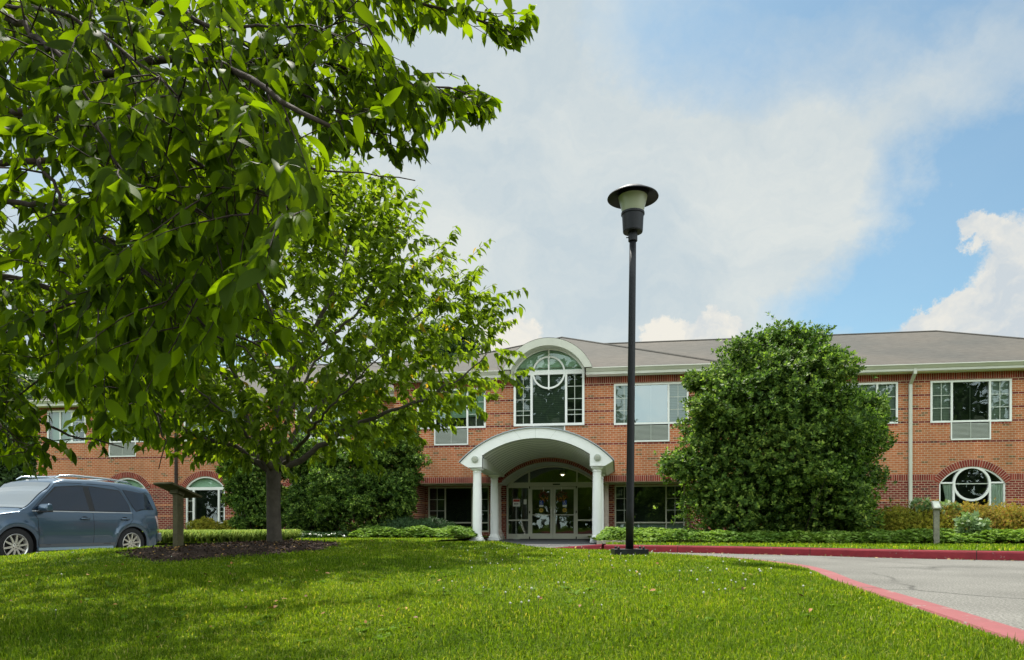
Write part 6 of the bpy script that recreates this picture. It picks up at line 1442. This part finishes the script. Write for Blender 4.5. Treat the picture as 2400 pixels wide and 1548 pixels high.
# --- tree behind the roof
def far_tree(name, label, base, blobs, n, leaf, seed, th):
    o = shrub(name, label, 'tree', base, blobs, n, leaf, m_bgleaf, seed, stems=6, shell=.6, up=.3, parts=('crown', 'limbs'))
    mb = MB(); mb.tube([(0, 0, -.2), (.1, 0, th * .5), (0, .1, th)], [.3, .22, .12], 10); mb.build('trunk', M['bark_dark'], o, smooth=True)
far_tree('background_tree', 'dark tree rising behind the roof beside the young tree crown', CW(-4.0, 46, 0), [(0, 0, 9.5, 1.9, 1.9, 3.0), (-.8, 0, 11.5, 1.3, 1.3, 2.2), (.7, 0, 12.0, .9, .9, 1.3), (-1.5, 0, 9, 1.6, 1.6, 2.4)], 5000, .26, 41, 8)
far_tree('background_tree', 'tall green tree behind the left end of the building', CW(-37, 50, 0), [(0, 0, 8.5, 4.0, 4, 5.0), (-2, 0, 11, 3.2, 3, 3.0), (2.5, 0, 7, 3, 3, 3.5)], 7000, .34, 42, 7)

def wood():
    rg = np.random.default_rng(45); O, D, Nn, L = [], [], [], []
    for i in range(26):
        x = -75 + 6.2 * i + rg.uniform(-2, 2); y = -38 - rg.uniform(0, 22); hh = rg.uniform(20, 29) * (.62 if 13 <= i <= 15 else 1); r = rg.uniform(4, 6.5)
        for q in range(5):
            c = np.array([x + rg.uniform(-.5, .5) * r, y + rg.uniform(-.4, .4) * r, hh * (.16, .3, .45, .6, .75)[q]]); e = np.array([r * .85, r * .7, hh * .22]); d = unit(rg.normal(0, 1, (420, 3)))
            O.append(c + d * e * (1 + rg.normal(0, .12, (420, 1)))); D.append(rg.normal(0, 1, (420, 3))); Nn.append(d + rg.normal(0, .5, (420, 3))); L.append(rg.uniform(.7, 1.5, 420))
    O = np.concatenate(O); k = O[:, 2] > .2; leaf_o = leaf_mesh('wood', O[k], np.concatenate(D)[k], np.concatenate(Nn)[k], np.concatenate(L)[k], np.full(k.sum(), 1.6), m_bgleaf, None, RH_V, RH_F, smooth=False)
    tag(leaf_o, 'line of tall leafy trees across the road behind the lawn', 'wood', kind='stuff')
wood()
# --- ground cover beds (nobody could count the plants)
def bed(name, label, poly, n, leaf, mat, hfun, seed, per=6, wfac=1.5, zf=ZL, up=1.0):
    rg = np.random.default_rng(seed); xs = [p[0] for p in poly]; ys = [p[1] for p in poly]; X = rg.uniform(min(xs), max(xs), n * 3); Y = rg.uniform(min(ys), max(ys), n * 3); k = inside(poly, X, Y); X = X[k][:n]; Y = Y[k][:n]; m = len(X)
    edge = np.full(m, 1e9); P_ = np.array(poly)
    for i in range(len(P_)):
        a = P_[i]; b = P_[(i + 1) % len(P_)]; ab = b - a; t = np.clip(((X - a[0]) * ab[0] + (Y - a[1]) * ab[1]) / ((ab ** 2).sum() + 1e-9), 0, 1); edge = np.minimum(edge, np.hypot(X - a[0] - t * ab[0], Y - a[1] - t * ab[1]))
    hmax = hfun(X, Y) * np.clip(.35 + edge / .35, 0, 1); lum = 1 + .16 * np.sin(X * 5.1 + Y * 1.3) + .13 * np.sin(X * 2.3 - Y * 4.1) + .10 * np.sin(X * 11 + Y * 9)
    Z = zf(X, Y) + hmax * lum * (1 - .6 * rg.random(m) ** 2.0); P = rot_np(X, Y, Z); axis = unit(np.array([0, 0, up]) + rg.normal(0, .28, (m, 3))); ref = unit(np.cross(axis, rg.normal(0, 1, (m, 3)))); ref2 = np.cross(axis, ref)
    O, D, Nn, L = [], [], [], []
    for q in range(per):
        a = q * 2 * math.pi / per * 1.02; r = ref * math.cos(a) + ref2 * math.sin(a); O.append(P); D.append(r + axis * .12 + rg.normal(0, .12, (m, 3))); Nn.append(axis + rg.normal(0, .15, (m, 3))); L.append(leaf * rg.uniform(.75, 1.2, m))
    return tag(leaf_mesh(name, np.concatenate(O), np.concatenate(D), np.concatenate(Nn), np.concatenate(L), np.full(m * per, wfac), mat, None, RH_V, RH_F, smooth=False), label, 'ground cover', kind='stuff')
m_pach = island_mat('ground cover leaf', [(0, (.07, .14, .025)), (.5, (.13, .23, .04)), (1, (.24, .36, .09))], .7, .08, .3, (1.4, 1.5, .8), noisevar=.35)
bedR = [(2.1, 16.2), (3.0, 15.7), (4.2, 15.45), (6.0, 15.15), (8.3, 14.85), (10.4, 14.2), (12.5, 13.0), (14, 14.5), (13, 17.5), (9, 19), (6, 19.5), (3.5, 20.5), (2.4, 20)]
bed('pachysandra', 'broad bed of pale green ground cover along the right side of the drive', bedR, 30000, .055, m_pach, lambda X, Y: np.interp(X, [3, 5, 7, 9], [.27, .21, .20, .25]), 81)
bed('pachysandra', 'bed of pale green ground cover left of the portico columns', [(-5.2, 22.4), (-3.5, 21.9), (-1.5, 21.7), (-1.15, 23), (-1.2, 26.5), (-4, 27), (-5.3, 25)], 12000, .060, m_pach, lambda X, Y: .30 + 0 * X, 82)
bed('ivy', 'dark low ivy bed behind the young tree', [(-9.0, 22.8), (-6, 22.6), (-4.9, 22.6), (-4.9, 26), (-9, 27)], 4500, .085, island_mat('ivy leaf', [(0, (.02, .05, .015)), (1, (.05, .10, .025))], .4, .4, .15, (1.4, 1.5, .8)), lambda X, Y: .16 + 0 * X, 83)
# arching strap-leaf border
def straps(name, label, poly, n, L, mat, seed, zf=ZL, cat='border plants'):
    rg = np.random.default_rng(seed); xs = [p[0] for p in poly]; ys = [p[1] for p in poly]; nt = n // 45
    X = rg.uniform(min(xs), max(xs), nt * 3); Y = rg.uniform(min(ys), max(ys), nt * 3); k = inside(poly, X, Y); X = X[k][:nt]; Y = Y[k][:nt]; nt = len(X); X = np.repeat(X, 45); Y = np.repeat(Y, 45); m = len(X)
    a = rg.uniform(0, 6.283, m); out = np.stack([np.cos(a), np.sin(a), np.zeros(m)], 1); P = rot_np(X, Y, zf(X, Y)); Ls = (L * rg.uniform(.6, 1.15, m))[:, None]; sp = rg.uniform(.25, 1.0, m)[:, None]; s_ = np.stack([-np.sin(a), np.cos(a), np.zeros(m)], 1) * .008
    up = np.array([[0, 0, 1.0]]); p0 = P; p1 = P + Ls * (up * .55 + out * .22 * sp); p2 = P + Ls * (up * .72 + out * .55 * sp); p3 = P + Ls * (up * .45 + out * .95 * sp)
    V = np.stack([p0 - s_, p0 + s_, p1 + s_, p1 - s_, p2 + s_, p2 - s_, p3], 1).reshape(-1, 3); f = np.array([(0, 1, 2), (0, 2, 3), (3, 2, 4), (3, 4, 5), (5, 4, 6)]); Fa = (f[None] + (np.arange(m) * 7)[:, None, None]).reshape(-1, 3)
    return tag(np_mesh(name, V, Fa, mat), label, cat, kind='stuff')
m_lir = island_mat('strap leaf', [(0, (.07, .12, .02)), (.5, (.13, .19, .03)), (1, (.24, .28, .06))], .85, .04, .3, (1.3, 1.3, .6))
straps('lilyturf', 'strip of yellow-green strap-leaved border plants below the left wing', [(-10.2, 19.4), (-7.0, 18.9), (-6.2, 19.3), (-6.3, 20.6), (-10.6, 21)], 17000, .42, m_lir, 91)

# --- lawn blades
m_grass = island_mat('grass blade', [(0, (.042, .078, .003)), (.3, (.080, .148, .006)), (.72, (.135, .225, .010)), (.93, (.20, .28, .03)), (1, (.40, .37, .15))], .7, .10, .45, (1.7, 1.6, .4), noisevar=.30)
def blades(name, X, Y, Z, h, w, seed, mat):
    rg = np.random.default_rng(seed); m = len(X); a = rg.uniform(0, 6.283, m); P = rot_np(X, Y, Z); out = np.stack([np.cos(a), np.sin(a), np.zeros(m)], 1); a2 = a + math.pi / 2 + rg.normal(0, .5, m); s_ = np.stack([np.cos(a2), np.sin(a2), np.zeros(m)], 1) * (w / 2)[:, None]
    hh = h[:, None]; ben = (rg.random(m) ** .9)[:, None] * 1.15; up = np.array([[0, 0, 1.0]])
    p1 = P + hh * (up * .52 + out * .30 * ben); p2 = P + hh * (up * (1 - .50 * ben) + out * 1.0 * ben)
    V = np.stack([P - s_, P + s_, p1 + s_ * .85, p1 - s_ * .85, p2], 1).reshape(-1, 3); f = np.array([(0, 1, 2), (0, 2, 3), (3, 2, 4)]); Fa = (f[None] + (np.arange(m) * 5)[:, None, None]).reshape(-1, 3)
    o = np_mesh(name, V, Fa, mat); return o
def lawn_blades():
    rg = np.random.default_rng(101); n = 950000
    Y = np.exp(rg.uniform(math.log(1.7), math.log(13.2), n)); X = Y * rg.uniform(-.98, .95, n)
    k = inside(ISLS, X + .045, Y) & (mulch_r(X, Y) > .97 + rg.normal(0, .05, n)); X = X[k]; Y = Y[k]
    # thin patches
    th = np.sin(X * 1.7 + Y * .9) + np.sin(X * 3.9 - Y * 2.7) * .6 + np.sin(Y * 5.1 + X * 1.1) * .4; k = rg.random(len(X)) < .80 + .12 * th; X = X[k]; Y = Y[k]; Z = H(X, Y) - .004
    th = np.sin(X * 2.1 + 1) * np.sin(Y * 2.6) ; h = rg.uniform(.016, .045, len(X)) * (1 + .30 * th); tall = rg.random(len(X)) < .012; h[tall] *= 1.5; w = .0022 + .00065 * Y
    o = blades('grass', X, Y, Z, h, w, 102, m_grass); tag(o, 'mown green lawn grass on the mound', 'grass', kind='stuff'); print('blades', len(X))
    n = 90000; X = rg.uniform(-12, 14, n); Y = rg.uniform(9.5, 23, n); k = (inside(FAR_R, X, Y) | inside(FAR_L, X, Y)) & ~inside(bedR, X, Y) & (Y < 24); X = X[k]; Y = Y[k]
    o = blades('grass', X, Y, ZL(X, Y), rg.uniform(.04, .075, len(X)), np.full(len(X), .016), 103, m_grass); tag(o, 'mown green grass strip beyond the far kerb', 'grass', kind='stuff')
lawn_blades()
# clover heads, weeds and fallen leaves in the lawn
def speckle():
    rg = np.random.default_rng(111)
    def pts(n, dmin, dmax, x0=-.75, x1=.8, dens=None):
        Y = np.exp(rg.uniform(math.log(dmin), math.log(dmax), n * 3)); X = Y * rg.uniform(x0, x1, n * 3); k = inside(ISLS, X + .10, Y); X, Y = X[k], Y[k]
        if dens is not None: k = rg.random(len(X)) < dens(X, Y); X, Y = X[k], Y[k]
        return X[:n], Y[:n]
    X, Y = pts(140, 3.2, 11.5, dens=lambda X, Y: (.08 + .92 * (X / Y > -.10)) * np.clip(Y / 7, .12, 1)); mb = MB(); Z = H(X, Y)
    for x, y, z in zip(X, Y, Z):
        c = CW(x, y, z + rg.uniform(.045, .075)); r = rg.uniform(.004, .0075); Mx = Matrix.Translation(c)
        mb.lathe([(r * .35, -r * .8), (r * .95, -r * .3), (r, r * .2), (r * .6, r * .8), (.0005, r)], n=7, M=Mx, cap=False); mb.tube([(c.x, c.y, z), (c.x, c.y, c.z - r * .5)], .0012, 3, 1)
    tag(mb.build('clover_flowers', [pmat('clover white', (.50, .49, .42), .8), M['bark']]), 'scattered white clover heads in the lawn', 'flowers', kind='stuff')
    X, Y = pts(120, 2.8, 11); n0 = len(X); a = np.linspace(0, 1, 260); ang = rg.uniform(0, 6.283, 260); rr = np.sqrt(rg.random(260)) * .95; X2 = MUL_C[0] + MUL_R[0] * rr * np.cos(ang); Y2 = MUL_C[1] + MUL_R[1] * rr * np.sin(ang)
    Z1 = H(X, Y) + .035; Z2 = H(X2, Y2) + .012 + .05 * (1 - rr ** 2) + .012
    O = np.concatenate([rot_np(X, Y, Z1), rot_np(X2, Y2, Z2)]); n = len(O); D = rg.normal(0, 1, (n, 3)); D[:, 2] *= .25; Nn = np.array([0, 0, 1]) + rg.normal(0, .35, (n, 3))
    tag(leaf_mesh('fallen_leaves', O, D, Nn, rg.uniform(.020, .040, n), np.full(n, 1.3), island_mat('fallen leaf', [(0, (.09, .045, .02)), (.5, (.26, .12, .03)), (1, (.42, .28, .06))], .7), None), 'dry brown and yellow leaves scattered over mulch and lawn', 'leaves', kind='stuff')
    # broad weeds
    X, Y = pts(130, 2.8, 9); Z = H(X, Y) + .008; P = rot_np(X, Y, Z); O, D, Nn, L = [], [], [], []
    for q in range(7):
        a = q * .9 + rg.uniform(0, .5, len(X)); O.append(P); D.append(np.stack([np.cos(a), np.sin(a), rg.uniform(.25, .8, len(X))], 1)); Nn.append(np.tile([0, 0, 1.], (len(X), 1)) + rg.normal(0, .2, (len(X), 3))); L.append(rg.uniform(.025, .05, len(X)))
    tag(leaf_mesh('broadleaf_weeds', np.concatenate(O), np.concatenate(D), np.concatenate(Nn), np.concatenate(L), np.full(7 * len(X), 1.1), m_fl if False else island_mat('weed leaf', [(0, (.07, .13, .01)), (1, (.12, .21, .02))], .7, .08, .3, (1.4, 1.5, .8)), None), 'small broad-leaved weeds scattered in the lawn', 'weeds', kind='stuff')
    # bark chips
    n = 5200; ang = rg.uniform(0, 6.283, n); rr = np.sqrt(rg.random(n)) * 1.03; X = MUL_C[0] + MUL_R[0] * rr * np.cos(ang); Y = MUL_C[1] + MUL_R[1] * rr * np.sin(ang); Z = H(X, Y) + .012 + .05 * np.clip(1 - rr ** 2, 0, 1) + .008
    O = rot_np(X, Y, Z); D = rg.normal(0, 1, (n, 3)); D[:, 2] *= .4; tag(leaf_mesh('bark_chips', O, D, np.array([0, 0, 1]) + rg.normal(0, .5, (n, 3)), rg.uniform(.015, .05, n), np.full(n, .8), island_mat('bark chip', [(0, (.012, .007, .005)), (.7, (.05, .028, .018)), (1, (.13, .08, .055))], .9), None, RH_V, RH_F), 'dark bark chips of the mulch ring', 'mulch', kind='stuff')
    # litter along the far kerb
    n = 260; t = rg.random(n) ** 1.0; xs = 3 + 6.5 * t; ys = np.interp(xs, [2.55, 3.9, 5.45, 6.5, 7.95, 10.6], [14.75, 13.95, 12.75, 11.75, 10.85, 9.6]) - .2 - rg.random(n) ** 2 * .25
    O = rot_np(xs, ys, np.full(n, .008)); D = rg.normal(0, 1, (n, 3)); D[:, 2] *= .2; tag(leaf_mesh('gutter_litter', O, D, np.tile([0, 0, 1.], (n, 1)) + rg.normal(0, .3, (n, 3)), rg.uniform(.02, .06, n), np.full(n, 1.2), island_mat('dry litter', [(0, (.12, .07, .03)), (1, (.34, .24, .10))], .8), None), 'dry leaf litter along the far red kerb', 'litter', kind='stuff')
speckle()
